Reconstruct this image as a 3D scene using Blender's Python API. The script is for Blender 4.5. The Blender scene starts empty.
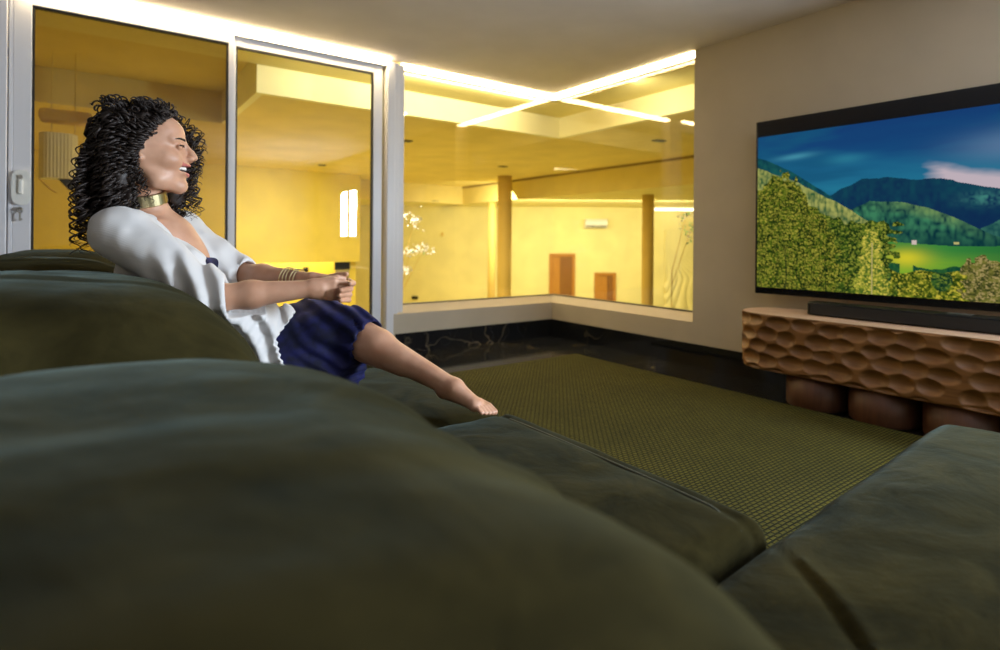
import bpy, math, random
import numpy as np
from mathutils import Vector, Matrix

PI = math.pi
S = bpy.context.scene
COL = S.collection

# ------------------------------------------------------------------ camera
TH = math.radians(35.8)      # heading, clockwise from +Y
RO = 0.0076                  # slight roll
CAM_H = 0.95
cam_data = bpy.data.cameras.new('camera')
cam_data.sensor_width = 36.0
cam_data.lens = 36.0 * 566.0 / 1000.0
cam_data.shift_y = -0.084
cam_data.clip_start = 0.02
cam_data.clip_end = 100
cam_data.dof.use_dof = True
cam_data.dof.focus_distance = 1.75
cam_data.dof.aperture_fstop = 2.2
cam = bpy.data.objects.new('camera', cam_data)
COL.objects.link(cam)
_f = Vector((math.sin(TH), math.cos(TH), 0))
_r0 = Vector((math.cos(TH), -math.sin(TH), 0))
_r = _r0 * math.cos(RO) + Vector((0, 0, 1)) * math.sin(RO)
_u = -_r0 * math.sin(RO) + Vector((0, 0, 1)) * math.cos(RO)
cam.matrix_world = Matrix(((_r.x, _u.x, -_f.x, 0), (_r.y, _u.y, -_f.y, 0), (_r.z, _u.z, -_f.z, CAM_H), (0, 0, 0, 1)))
S.camera = cam

# ------------------------------------------------------------------ world, exposure
w = bpy.data.worlds.new('world'); S.world = w
w.use_nodes = True
w.node_tree.nodes['Background'].inputs[0].default_value = (0.55, 0.62, 0.75, 1)
w.node_tree.nodes['Background'].inputs[1].default_value = 0.03
S.view_settings.view_transform = 'Standard'
S.view_settings.look = 'None'
S.view_settings.gamma = 1
S.view_settings.exposure = 0.0
S.view_settings.use_curve_mapping = False
S.cycles.max_bounces = 8
S.cycles.transparent_max_bounces = 16
S.cycles.sample_clamp_indirect = 4.0
S.cycles.caustics_reflective = False
S.cycles.caustics_refractive = False
try:
    S.cycles.use_denoising = True
    S.cycles.denoiser = 'OPENIMAGEDENOISE'
except Exception:
    pass

# ------------------------------------------------------------------ lamps
def area(name, loc, target, sx, sy, power, color):
    l = bpy.data.lights.new(name, 'AREA')
    l.shape = 'RECTANGLE'; l.size = sx; l.size_y = sy
    l.energy = power; l.color = color
    o = bpy.data.objects.new(name, l); COL.objects.link(o)
    o.location = loc
    d = Vector(target) - Vector(loc)
    o.rotation_euler = d.to_track_quat('-Z', 'Y').to_euler()
    return o

DX, DY, CZ = 3.77, 4.325, 2.435       # wall planes and ceiling of the room
FLZ = -1.6                            # floor of the hall beyond the glass
# daylight coming through the two panes of the window at the right end of the television wall
for yy in (-1.285, -.835):
    area('daylight_side_window', (DX - .03, yy, 1.42), (DX - 1.5, yy, 1.42), .300, .80, 160, (0.76, 0.88, 1.0))
# hall lamps
area('cove_lamp', (2.6, DY + .26, CZ - .02), (2.6, DY + .85, CZ - .11), 2.6, .03, 16, (1.0, .90, .62))
area('cove_lamp', (DX + .26, 3.5, CZ - .02), (DX + .85, 3.5, CZ - .11), .03, 1.6, 11, (1.0, .90, .62))
area('hall_ceiling_lamp', (3.4, 7.0, 2.12), (3.4, 7.4, -2), 3.5, 1.2, 110, (1.0, 0.93, 0.66))
area('hall_far_lamp', (8.1, 8.2, 1.70), (10.2, 11.2, -.6), 5.0, 0.7, 170, (1.0, 0.95, 0.68))
bpy.data.objects['hall_far_lamp'].rotation_euler = (math.radians(50), 0, -TH)
area('hall_side_lamp', (2.0, 8.6, 2.17), (2.0, 8.9, 0), 3.0, 0.5, 60, (1.0, 0.93, 0.60))
area('hall_under_lamp', (1.5, 10.9, 0.9), (1.5, 11.3, -.4), 5.0, 0.3, 60, (1.0, 0.93, 0.56))

# ------------------------------------------------------------------ helpers
def link(name, me, mat=None, parent=None, smooth=False):
    o = bpy.data.objects.new(name, me)
    COL.objects.link(o)
    if mat is not None:
        for m in (mat if isinstance(mat, (list, tuple)) else [mat]):
            me.materials.append(m)
    if parent is not None:
        o.parent = parent
        o.matrix_parent_inverse = Matrix.Translation(-parent.location) if parent.rotation_euler[2] == 0 else (Matrix.Translation(parent.location) @ parent.rotation_euler.to_matrix().to_4x4()).inverted()
    if smooth:
        me.polygons.foreach_set('use_smooth', [True] * len(me.polygons))
    return o

def empty(name, loc=(0, 0, 0)):
    o = bpy.data.objects.new(name, None); COL.objects.link(o)
    o.location = loc; o.empty_display_size = 0.1
    return o

def tag(o, label=None, cat=None, group=None, kind=None):
    if label: o['label'] = label
    if cat: o['category'] = cat
    if group: o['group'] = group
    if kind: o['kind'] = kind
    return o

class MB:
    """collects shapes into one mesh"""
    def __init__(s): s.v = []; s.f = []; s.m = []
    def add(s, vs, fs, mi=0):
        b = len(s.v)
        s.v += [tuple(v) for v in vs]
        s.f += [tuple(b + i for i in f) for f in fs]
        s.m += [mi] * len(fs)
        return s
    def box(s, x0, x1, y0, y1, z0, z1, mi=0):
        vs = [(x, y, z) for x in (x0, x1) for y in (y0, y1) for z in (z0, z1)]
        fs = [(0, 1, 3, 2), (4, 6, 7, 5), (0, 4, 5, 1), (2, 3, 7, 6), (0, 2, 6, 4), (1, 5, 7, 3)]
        return s.add(vs, fs, mi)
    def prism(s, poly, a, b, mi=0):
        """poly: list of 3-D points for one end, a->b offset vector"""
        n = len(poly); off = Vector(b) - Vector(a)
        vs = [tuple(p) for p in poly] + [tuple(Vector(p) + off) for p in poly]
        fs = [tuple(range(n)), tuple(reversed(range(n, 2 * n)))] + [(i, n + i, n + (i + 1) % n, (i + 1) % n)[::-1] for i in range(n)]
        return s.add(vs, fs, mi)
    def tube(s, pts, rad, n=8, closed=False, mi=0, caps=True):
        vs, fs = tube_arrays(pts, rad, n, closed, caps)
        return s.add(vs, fs, mi)
    def cyl(s, p0, p1, r, n=24, mi=0):
        return s.tube([p0, p1], r, n, mi=mi)
    def build(s, name, mat, parent=None, smooth=False, bevel=0, seg=2):
        me = bpy.data.meshes.new(name)
        me.from_pydata(s.v, [], s.f); me.update()
        o = link(name, me, mat, parent, smooth)
        if any(s.m): me.polygons.foreach_set('material_index', s.m)
        if bevel:
            b = o.modifiers.new('bevel', 'BEVEL'); b.width = bevel; b.segments = seg; b.limit_method = 'ANGLE'
            b.harden_normals = False
        return o

def tube_arrays(pts, rad, n=8, closed=False, caps=True):
    P = np.array(pts, float); m = len(P)
    R = np.full(m, rad) if np.isscalar(rad) else np.array(rad, float)
    if closed: T = np.roll(P, -1, 0) - np.roll(P, 1, 0)
    else: T = np.gradient(P, axis=0)
    T /= np.linalg.norm(T, axis=1)[:, None] + 1e-12
    up = np.array([0, 0, 1.0]) if abs(T[0, 2]) < .9 else np.array([1.0, 0, 0])
    N = np.zeros_like(P)
    nv = np.cross(T[0], up); nv /= np.linalg.norm(nv)
    for i in range(m):
        nv = nv - T[i] * nv.dot(T[i]); nv /= np.linalg.norm(nv) + 1e-12; N[i] = nv
    B = np.cross(T, N)
    a = np.arange(n) * 2 * PI / n
    V = P[:, None] + R[:, None, None] * (np.cos(a)[None, :, None] * N[:, None] + np.sin(a)[None, :, None] * B[:, None])
    V = V.reshape(-1, 3)
    fs = []
    for i in range(m if closed else m - 1):
        j = (i + 1) % m
        for k in range(n):
            l = (k + 1) % n
            fs.append((i * n + k, i * n + l, j * n + l, j * n + k))
    if caps and not closed:
        fs.append(tuple(reversed(range(n)))); fs.append(tuple(range((m - 1) * n, m * n)))
    return [tuple(v) for v in V], fs

def np_mesh(name, V, Fq, mat, parent=None, smooth=True):
    me = bpy.data.meshes.new(name)
    V = np.asarray(V, np.float32); Fq = np.asarray(Fq, np.int32)
    me.vertices.add(len(V)); me.vertices.foreach_set('co', V.ravel())
    k = Fq.shape[1]
    me.loops.add(len(Fq) * k); me.loops.foreach_set('vertex_index', Fq.ravel())
    me.polygons.add(len(Fq)); me.polygons.foreach_set('loop_start', np.arange(len(Fq), dtype=np.int32) * k)
    me.update(calc_edges=True); me.validate()
    return link(name, me, mat, parent, smooth)

# --- value noise
_rs = np.random.RandomState(7)
_LAT = _rs.rand(64, 64, 64).astype(np.float32)
def noise3(x, y, z):
    x = np.asarray(x, np.float32); y = np.asarray(y, np.float32); z = np.asarray(z, np.float32)
    xi = np.floor(x).astype(np.int32); yi = np.floor(y).astype(np.int32); zi = np.floor(z).astype(np.int32)
    fx = x - xi; fy = y - yi; fz = z - zi
    fx = fx * fx * (3 - 2 * fx); fy = fy * fy * (3 - 2 * fy); fz = fz * fz * (3 - 2 * fz)
    def L(a, b, c): return _LAT[(xi + a) & 63, (yi + b) & 63, (zi + c) & 63]
    c00 = L(0, 0, 0) * (1 - fx) + L(1, 0, 0) * fx; c10 = L(0, 1, 0) * (1 - fx) + L(1, 1, 0) * fx
    c01 = L(0, 0, 1) * (1 - fx) + L(1, 0, 1) * fx; c11 = L(0, 1, 1) * (1 - fx) + L(1, 1, 1) * fx
    return ((c00 * (1 - fy) + c10 * fy) * (1 - fz) + (c01 * (1 - fy) + c11 * fy) * fz) * 2 - 1

# --- signed distance fields and surface nets
def smin(a, b, k):
    h = np.clip(0.5 + 0.5 * (b - a) / k, 0, 1)
    return b * (1 - h) + a * h - k * h * (1 - h)
def smax(a, b, k): return -smin(-a, -b, k)

class Field:
    def __init__(s, lo, hi, h):
        s.lo = np.array(lo, np.float32); s.h = h
        n = np.ceil((np.array(hi) - s.lo) / h).astype(int) + 1
        s.n = n; s.d = np.full(n, 0.25, np.float32)
        s.ax = [s.lo[i] + h * np.arange(n[i], dtype=np.float32) for i in range(3)]
    def sub(s, lo, hi, pad):
        sl = []
        for i in range(3):
            a = int(max(0, math.floor((lo[i] - pad - s.lo[i]) / s.h))); b = int(min(s.n[i], math.ceil((hi[i] + pad - s.lo[i]) / s.h) + 1))
            if b <= a: return None, None
            sl.append(slice(a, b))
        X, Y, Z = np.meshgrid(s.ax[0][sl[0]], s.ax[1][sl[1]], s.ax[2][sl[2]], indexing='ij')
        return tuple(sl), (X, Y, Z)
    def apply(s, fn, lo, hi, k=0.01, op='u', pad=None):
        sl, G = s.sub(lo, hi, (k + 0.03) if pad is None else pad)
        if sl is None: return
        v = fn(*G).astype(np.float32)
        s.d[sl] = smin(s.d[sl], v, k) if op == 'u' else smax(s.d[sl], -v, k)
    def cap(s, p0, p1, r0, r1=None, k=0.012, op='u'):
        """round cone"""
        r1 = r0 if r1 is None else r1
        a = np.array(p0, float); b = np.array(p1, float); ab = b - a; L2 = ab.dot(ab) + 1e-12
        def fn(X, Y, Z):
            t = np.clip(((X - a[0]) * ab[0] + (Y - a[1]) * ab[1] + (Z - a[2]) * ab[2]) / L2, 0, 1)
            return np.sqrt((X - a[0] - t * ab[0]) ** 2 + (Y - a[1] - t * ab[1]) ** 2 + (Z - a[2] - t * ab[2]) ** 2) - (r0 + (r1 - r0) * t)
        m = max(r0, r1)
        s.apply(fn, np.minimum(a, b) - m, np.maximum(a, b) + m, k, op)
    def ell(s, c, r, k=0.012, op='u', R=None):
        """ellipsoid; R is a 3x3 whose rows are the local axes"""
        c = np.array(c, float); r = np.array(r, float)
        R = np.eye(3) if R is None else np.array(R, float)
        def fn(X, Y, Z):
            x, y, z = X - c[0], Y - c[1], Z - c[2]
            q = [(R[i, 0] * x + R[i, 1] * y + R[i, 2] * z) for i in range(3)]
            k0 = np.sqrt(sum((q[i] / r[i]) ** 2 for i in range(3))) + 1e-9
            k1 = np.sqrt(sum((q[i] / r[i] ** 2) ** 2 for i in range(3))) + 1e-9
            return k0 * (k0 - 1) / k1
        m = max(r)
        s.apply(fn, c - m, c + m, k, op)
    def mesh(s, iso=0.0):
        return surface_nets(s.d, s.lo, s.h, iso)

def surface_nets(d, lo, h, iso=0.0):
    d = d - iso
    n = d.shape
    ins = d < 0
    c = [ins[i:n[0] - 1 + i, j:n[1] - 1 + j, k:n[2] - 1 + k] for i in (0, 1) for j in (0, 1) for k in (0, 1)]
    sm = np.zeros(c[0].shape, np.int8)
    for q in c: sm += q
    act = (sm > 0) & (sm < 8)
    I = np.argwhere(act)
    idx = -np.ones(act.shape, np.int64); idx[act] = np.arange(len(I))
    pos = np.zeros((len(I), 3)); cnt = np.zeros(len(I))
    cor = [(i, j, k) for i in (0, 1) for j in (0, 1) for k in (0, 1)]
    vals = {q: d[I[:, 0] + q[0], I[:, 1] + q[1], I[:, 2] + q[2]] for q in cor}
    for a in cor:
        for ax in range(3):
            if a[ax] == 1: continue
            b = list(a); b[ax] = 1; b = tuple(b)
            va, vb = vals[a], vals[b]
            m = (va < 0) != (vb < 0)
            t = np.where(m, va / np.where(m, va - vb, 1), 0)
            p = np.zeros((len(I), 3)); p[:] = a; p[:, ax] = t
            pos[m] += p[m]; cnt[m] += 1
    V = lo + h * (I + pos / np.maximum(cnt, 1)[:, None])
    F = []
    for ax in range(3):
        sl0 = [slice(None)] * 3; sl1 = [slice(None)] * 3
        sl0[ax] = slice(0, -1); sl1[ax] = slice(1, None)
        A = ins[tuple(sl0)]; B = ins[tuple(sl1)]
        o1, o2 = [q for q in range(3) if q != ax]
        m = A != B
        E = np.argwhere(m)
        ok = (E[:, o1] > 0) & (E[:, o2] > 0) & (E[:, o1] < n[o1] - 1) & (E[:, o2] < n[o2] - 1)
        E = E[ok]; av = A[tuple(E.T)]
        def g(da, db):
            q = E.copy(); q[:, o1] -= da; q[:, o2] -= db
            return idx[tuple(q.T)]
        q = np.stack([g(1, 1), g(0, 1), g(0, 0), g(1, 0)], 1)
        flip = av if ax != 1 else ~av
        q[~flip] = q[~flip][:, ::-1]
        F.append(q)
    return V, np.concatenate(F)

# ------------------------------------------------------------------ materials
def srgb(r, g, b):
    def c(v):
        v /= 255.
        return v / 12.92 if v <= .04045 else ((v + .055) / 1.055) ** 2.4
    return (c(r), c(g), c(b), 1)

def mat(name, color=(.5, .5, .5, 1), rough=.5, metal=0, **kw):
    m = bpy.data.materials.new(name); m.use_nodes = True
    b = m.node_tree.nodes['Principled BSDF']
    b.inputs['Base Color'].default_value = color if len(color) == 4 else (*color, 1)
    b.inputs['Roughness'].default_value = rough
    b.inputs['Metallic'].default_value = metal
    for k, v in kw.items(): b.inputs[k.replace('_', ' ')].default_value = v
    return m

class NT:
    def __init__(s, m): s.t = m.node_tree; s.b = m.node_tree.nodes.get('Principled BSDF')
    def n(s, ty, **kw):
        o = s.t.nodes.new(ty)
        for k, v in kw.items():
            if k.startswith('i_'): o.inputs[k[2:].replace('_', ' ')].default_value = v
            else: setattr(o, k, v)
        return o
    def l(s, a, b): s.t.links.new(a, b)
    def ramp(s, fac, stops):
        r = s.n('ShaderNodeValToRGB')
        e = r.color_ramp.elements
        while len(e) < len(stops): e.new(.5)
        for q, (p, c) in zip(e, stops): q.position = p; q.color = c
        s.l(fac, r.inputs[0]); return r.outputs[0]
    def pos(s): return s.n('ShaderNodeNewGeometry').outputs['Position']
    def objc(s): return s.n('ShaderNodeTexCoord').outputs['Object']
    def noise(s, vec, scale, detail=4, rough=.5, dist=0):
        q = s.n('ShaderNodeTexNoise'); q.inputs['Scale'].default_value = scale; q.inputs['Detail'].default_value = detail
        q.inputs['Roughness'].default_value = rough; q.inputs['Distortion'].default_value = dist
        s.l(vec, q.inputs['Vector']); return q.outputs[0]
    def bump(s, h, strength=.3, dist=.01):
        q = s.n('ShaderNodeBump'); q.inputs['Strength'].default_value = strength; q.inputs['Distance'].default_value = dist
        s.l(h, q.inputs['Height']); s.l(q.outputs[0], s.b.inputs['Normal']); return q
    def map(s, vec, scale=(1, 1, 1), rot=(0, 0, 0)):
        q = s.n('ShaderNodeMapping'); q.inputs['Scale'].default_value = scale; q.inputs['Rotation'].default_value = rot
        s.l(vec, q.inputs['Vector']); return q.outputs[0]

def plaster(name, c, rough=.85):
    m = mat(name, c, rough); t = NT(m)
    n = t.noise(t.pos(), 2.2, 5)
    d = tuple(x * .9 for x in c[:3]) + (1,)
    t.l(t.ramp(n, [(.35, d), (.65, c)]), t.b.inputs['Base Color'])
    t.bump(t.noise(t.pos(), 160, 2), .06, .002)
    return m

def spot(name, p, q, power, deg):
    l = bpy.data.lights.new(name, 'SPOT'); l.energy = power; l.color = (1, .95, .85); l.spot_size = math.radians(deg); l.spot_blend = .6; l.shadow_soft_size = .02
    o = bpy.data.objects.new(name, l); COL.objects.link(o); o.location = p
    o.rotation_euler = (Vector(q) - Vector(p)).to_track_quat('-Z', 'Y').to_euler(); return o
spot('added_fleck_spot', (_f.x * 5.55 + _r0.x * -.95, _f.y * 5.55 + _r0.y * -.95, 2.32), (_f.x * 5.9 + _r0.x * -.93, _f.y * 5.9 + _r0.y * -.93, .9), 260, 42)  # added spot, no hall fitting: brightens the white sprays by the post
spot('added_fleck_spot', (_f.x * 5.2 + _r0.x * 1.9, _f.y * 5.2 + _r0.y * 1.9, 2.32), (_f.x * 5.6 + _r0.x * 1.85, _f.y * 5.6 + _r0.y * 1.85, 1.1), 170, 34)  # second added spot, aimed at the spray by the right window edge

M = {}
M['wall'] = plaster('plaster_wall', (.55, .475, .365, 1))
M['ceil'] = plaster('plaster_ceiling', (.74, .68, .68, 1))
M['hall'] = plaster('hall_yellow_paint', (.84, .67, .12, 1))
M['hallpale'] = plaster('hall_pale_yellow_paint', (.90, .80, .36, 1))
M['hallceil'] = plaster('hall_ceiling_paint', (.84, .69, .24, 1))
M['pvc'] = mat('white_window_frame', (.72, .71, .74, 1), .35)
M['gasket'] = mat('black_rubber', (.01, .01, .01, 1), .5)
M['metal'] = mat('brushed_metal', (.45, .43, .40, 1), .35, 1)
M['black'] = mat('black_plastic', (.006, .007, .009, 1), .25)
M['white_plastic'] = mat('white_plastic', (.8, .79, .74, 1), .4)

def glass_mat(name='window_glass', tint=(.985, .975, .93, 1)):
    m = bpy.data.materials.new(name); m.use_nodes = True
    t = m.node_tree; t.nodes.clear()
    out = t.nodes.new('ShaderNodeOutputMaterial'); mix = t.nodes.new('ShaderNodeMixShader')
    tr = t.nodes.new('ShaderNodeBsdfTransparent'); gl = t.nodes.new('ShaderNodeBsdfGlossy')
    tr.inputs[0].default_value = tint; gl.inputs['Roughness'].default_value = 0
    lw = t.nodes.new('ShaderNodeLayerWeight')
    pw = t.nodes.new('ShaderNodeMath'); pw.operation = 'POWER'; pw.inputs[1].default_value = 5
    ma = t.nodes.new('ShaderNodeMath'); ma.operation = 'MULTIPLY_ADD'; ma.inputs[1].default_value = .70; ma.inputs[2].default_value = .042
    t.links.new(lw.outputs['Facing'], pw.inputs[0]); t.links.new(pw.outputs[0], ma.inputs[0])
    t.links.new(ma.outputs[0], mix.inputs[0]); t.links.new(tr.outputs[0], mix.inputs[1]); t.links.new(gl.outputs[0], mix.inputs[2])
    t.links.new(mix.outputs[0], out.inputs[0])
    return m
M['glass'] = glass_mat()
M['glass_tinted'] = glass_mat('tinted_glass', (.76, .72, .62, 1))

def emit(name, c, s):
    m = bpy.data.materials.new(name); m.use_nodes = True
    t = m.node_tree; t.nodes.clear()
    out = t.nodes.new('ShaderNodeOutputMaterial'); e = t.nodes.new('ShaderNodeEmission')
    e.inputs[0].default_value = (*c[:3], 1); e.inputs[1].default_value = s
    t.links.new(e.outputs[0], out.inputs[0]); return m
M['led'] = emit('warm_led', (1.0, .77, .43), 44)
M['led_hall'] = emit('hall_led', (1.0, .93, .72), 5)
M['daywin'] = emit('bright_daylight_window', (1.0, .97, .92), 3.0)

def marble():
    m = mat('black_marble', (.012, .013, .015, 1), .08); t = NT(m)
    p = t.pos()
    warp = t.noise(p, 1.6, 4, .6)
    add = t.n('ShaderNodeVectorMath', operation='ADD'); sc = t.n('ShaderNodeVectorMath', operation='SCALE'); sc.inputs['Scale'].default_value = .9
    cmb = t.n('ShaderNodeTexNoise'); cmb.inputs['Scale'].default_value = 1.7; cmb.inputs['Detail'].default_value = 4
    t.l(p, cmb.inputs['Vector']); t.l(cmb.outputs['Color'], sc.inputs[0]); t.l(p, add.inputs[0]); t.l(sc.outputs[0], add.inputs[1])
    v = t.n('ShaderNodeTexVoronoi', feature='DISTANCE_TO_EDGE'); v.inputs['Scale'].default_value = 1.9
    t.l(add.outputs[0], v.inputs['Vector'])
    v2 = t.n('ShaderNodeTexVoronoi', feature='DISTANCE_TO_EDGE'); v2.inputs['Scale'].default_value = 4.3
    t.l(add.outputs[0], v2.inputs['Vector'])
    a = t.ramp(v.outputs['Distance'], [(0, (.26, .21, .13, 1)), (.008, (.06, .05, .035, 1)), (.03, (.011, .012, .014, 1))])
    b = t.ramp(v2.outputs['Distance'], [(0, (.10, .09, .08, 1)), (.010, (.0, .0, .0, 1))])
    mx = t.n('ShaderNodeMixRGB', blend_type='ADD'); mx.inputs[0].default_value = .55
    t.l(a, mx.inputs[1]); t.l(b, mx.inputs[2])
    msk = t.ramp(t.noise(p, 1.1, 3), [(.48, (0, 0, 0, 1)), (.66, (1, 1, 1, 1))])
    m2 = t.n('ShaderNodeMixRGB'); m2.inputs[1].default_value = (.010, .011, .013, 1)
    t.l(msk, m2.inputs[0]); t.l(mx.outputs[0], m2.inputs[2]); t.l(m2.outputs[0], t.b.inputs['Base Color'])
    return m
M['marble'] = marble()

def wood(name, c0, c1, axis=(1, 12, 12), rough=.5, scale=3):
    m = mat(name, c0, rough); t = NT(m)
    v = t.map(t.objc(), axis)
    n = t.noise(v, scale, 6, .6, .6)
    t.l(t.ramp(n, [(.3, c0), (.7, c1)]), t.b.inputs['Base Color'])
    t.bump(n, .12, .004)
    return m
M['wood'] = wood('carved_oak', (.145, .058, .014, 1), (.26, .117, .034, 1), (12, 1, 12))
M['wood_top'] = wood('oak_top', (.42, .27, .17, 1), (.56, .38, .26, 1), (14, 1, 14))
M['wood_leg'] = wood('dark_oak_leg', (.075, .026, .011, 1), (.12, .045, .018, 1), (10, 10, 1))
M['door_wood'] = wood('orange_door_wood', (.40, .165, .018, 1), (.48, .21, .03, 1), (8, 8, 1))
M['door_dark'] = wood('brown_door_leaf', (.20, .075, .01, 1), (.26, .10, .015, 1), (8, 8, 1))

def rug_mat():
    m = mat('woven_green_rug', (.09, .085, .02, 1), .9); t = NT(m)
    p = t.map(t.pos(), (1, 1, 1), (0, 0, math.radians(0)))
    br = t.n('ShaderNodeTexBrick'); br.offset = .5
    for k, v in (('Scale', 1), ('Mortar Size', .0042), ('Mortar Smooth', .6), ('Brick Width', .030), ('Row Height', .017), ('Bias', 0)):
        br.inputs[k].default_value = v
    br.inputs['Color1'].default_value = (.086, .074, .010, 1); br.inputs['Color2'].default_value = (.068, .061, .009, 1)
    br.inputs['Mortar'].default_value = (.012, .014, .003, 1)
    t.l(p, br.inputs['Vector'])
    n = t.noise(t.pos(), 3, 4)
    mx = t.n('ShaderNodeMixRGB', blend_type='MULTIPLY'); mx.inputs[0].default_value = .6
    t.l(br.outputs[0], mx.inputs[1]); t.l(t.ramp(n, [(.3, (.75, .75, .75, 1)), (.7, (1.1, 1.1, 1.1, 1))]), mx.inputs[2])
    t.l(mx.outputs[0], t.b.inputs['Base Color'])
    inv = t.n('ShaderNodeMath', operation='SUBTRACT'); inv.inputs[0].default_value = 1
    t.l(br.outputs['Fac'], inv.inputs[1])
    t.bump(inv.outputs[0], .9, .008)
    t.b.inputs['Specular IOR Level'].default_value = .15
    return m
M['rug'] = rug_mat()

def velvet(name, c, c2):
    m = mat(name, c, .46); t = NT(m)
    p = t.pos()
    n = t.noise(t.map(p, (1, 1, 1.5)), 5.5, 5, .6, .8)
    n2 = t.noise(p, 38, 4, .6)
    t.l(t.ramp(n, [(.30, c), (.72, c2)]), t.b.inputs['Base Color'])
    t.b.inputs['Sheen Weight'].default_value = .36
    t.b.inputs['Sheen Roughness'].default_value = .30
    t.b.inputs['Sheen Tint'].default_value = (.17, .225, .21, 1)
    t.b.inputs['Specular IOR Level'].default_value = .0
    ad = t.n('ShaderNodeMath', operation='MULTIPLY_ADD'); ad.inputs[1].default_value = .25
    t.l(n2, ad.inputs[0]); t.l(n, ad.inputs[2])
    t.bump(ad.outputs[0], .35, .012)
    return m
M['velvet'] = velvet('olive_velvet', (.014, .012, .005, 1), (.042, .034, .012, 1))
M['piping'] = mat('dark_olive_piping', (.022, .026, .012, 1), .7)
# ================================================================== SETTING
def struct(name, mb, m, bevel=0, **kw):
    o = mb.build(name, m, bevel=bevel, **kw); o['kind'] = 'structure'; return o

G = 0.12          # set-back of the fixed glass behind the low wall's face
WB0 = 2.674       # window in the TV wall ends here
JX = 2.12         # the window's jamb beside the sliding door
# floor & rug
struct('floor', MB().box(-3.2, DX + .25, -2.9, DY + .25, -.12, 0), M['marble'])
struct('ceiling', MB().box(-3.2, DX, -2.9, DY, CZ, CZ + .15), M['ceil'])
mb = MB(); mb.box(DX, DX + .2, -.66, WB0, 0, CZ + .15); mb.box(DX, DX + .2, -2.9, -1.46, 0, CZ + .15); mb.box(DX, DX + .2, -1.46, -.66, 0, 1.0); mb.box(DX, DX + .2, -1.46, -.66, 1.84, CZ + .15)
struct('wall_right', mb, M['wall'])
wf = MB(); wf.box(DX + .0, DX + .08, -1.46, -1.43, 1.0, 1.84); wf.box(DX + .0, DX + .08, -.69, -.66, 1.0, 1.84); wf.box(DX - .02, DX + .06, -1.075, -1.045, 1.0, 1.84); wf.box(DX, DX + .08, -1.43, -.69, 1.0, 1.02); wf.box(DX, DX + .08, -1.43, -.69, 1.82, 1.84)
struct('window_3', wf, M['pvc'])
# low walls under the corner window (with a sloping sill top)
def sill_profile(z0, z1, g): return None
mb = MB()
x0 = JX - .09
mb.prism([(x0, DY, 0), (x0, DY, .335), (x0, DY + G, .395), (x0, DY + .22, .395), (x0, DY + .22, 0)], (0, 0, 0), (DX + .22 - x0, 0, 0))
struct('wall_window_sill', mb, M['wall'])
mb = MB()
mb.prism([(DX, WB0, 0), (DX, WB0, .335), (DX + G, WB0, .395), (DX + .22, WB0, .395), (DX + .22, WB0, 0)], (0, 0, 0), (0, DY + .0 - WB0 + .1, 0))
struct('wall_window_sill_right', mb, M['wall'])
# black marble skirting
struct('baseboard_far', MB().box(x0 + .02, DX - .012, DY - .012, DY + .02, 0, .17), M['marble'])
struct('baseboard_right', MB().box(DX - .012, DX + .02, -2.9, DY - .012, 0, .17), M['marble'])
# wall to the left of the sliding door, back and side walls
struct('wall_far', MB().box(-3.2, -.43, DY - .02, DY + .22, 0, CZ + .15), M['wall'])
mb = MB(); mb.box(-3.4, -3.2, -2.9, DY + .2, 0, 1.2); mb.box(-3.4, -3.2, -2.9, DY + .2, 2.3, CZ + .15); mb.box(-3.4, -3.2, -2.9, -2.0, 1.2, 2.3); mb.box(-3.4, -3.2, .8, DY + .2, 1.2, 2.3)
struct('wall_left', mb, M['wall'])
struct('wall_back', MB().box(-3.2, DX + .2, -3.1, -2.9, 0, CZ + .15), M['wall'])

# post between door and window
def frame_profile(name, boxes, m=None, bevel=.004):
    mb = MB()
    for b in boxes: mb.box(*b)
    return struct(name, mb, m or M['pvc'], bevel)
frame_profile('trim_1', [(1.965, 2.03, DY - .015, DY + .16, 0, CZ - .01), (2.03, 2.075, DY + .004, DY + .16, 0, CZ - .01), (2.075, JX + .01, DY + .02, DY + .16, 0, CZ - .01)])
# header above doors and glass (thin)
struct('trim_2', MB().box(-.43, 1.965, DY - .0, DY + .16, 2.385, CZ), M['pvc'])
# left jamb
frame_profile('trim_3', [(-.435, -.40, DY - .03, DY + .16, 0, CZ - .01), (-.395, -.375, DY - .01, DY + .16, 0, CZ - .01)])

# sliding doors: two leaves with frame, gasket and pane
def leaf(name, xa, xb, y, ztop, st, stl, thick=.045, gl='glass'):
    root = empty(name, ((xa + xb) / 2, y, 0)); root['kind'] = 'structure'
    f = MB(); zb = .03
    f.box(xa, xa + stl, y, y + thick, zb, ztop + .07); f.box(xb - st, xb, y, y + thick, zb, ztop + .07)
    f.box(xa + stl, xb - st, y, y + thick, ztop, ztop + .07); f.box(xa + stl, xb - st, y, y + thick, zb, zb + .09)
    f.build('door_frame', M['pvc'], root, bevel=.003)
    g = MB(); t = .012; a, b = xa + stl, xb - st; y2 = y + .008
    g.box(a, a + t, y2, y2 + .03, zb + .09, ztop); g.box(b - t, b, y2, y2 + .03, zb + .09, ztop)
    g.box(a + t, b - t, y2, y2 + .03, ztop - t, ztop); g.box(a + t, b - t, y2, y2 + .03, zb + .09, zb + .09 + t)
    g.build('gasket', M['gasket'], root)
    MB().box(a + .004, b - .004, y + .018, y + .026, zb + .09, ztop).build('pane', M[gl], root)
    return root
leafL = leaf('door_1', -.375, .80, DY - .012, 2.318, .032, .083, gl='glass_tinted')
leafR = leaf('door_2', .775, 1.945, DY + .05, 2.325, .075, .05)
tag(leafL, 'left sliding glass door leaf behind the woman, closed'); tag(leafR, 'right sliding glass door leaf beside the white post')
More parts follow.
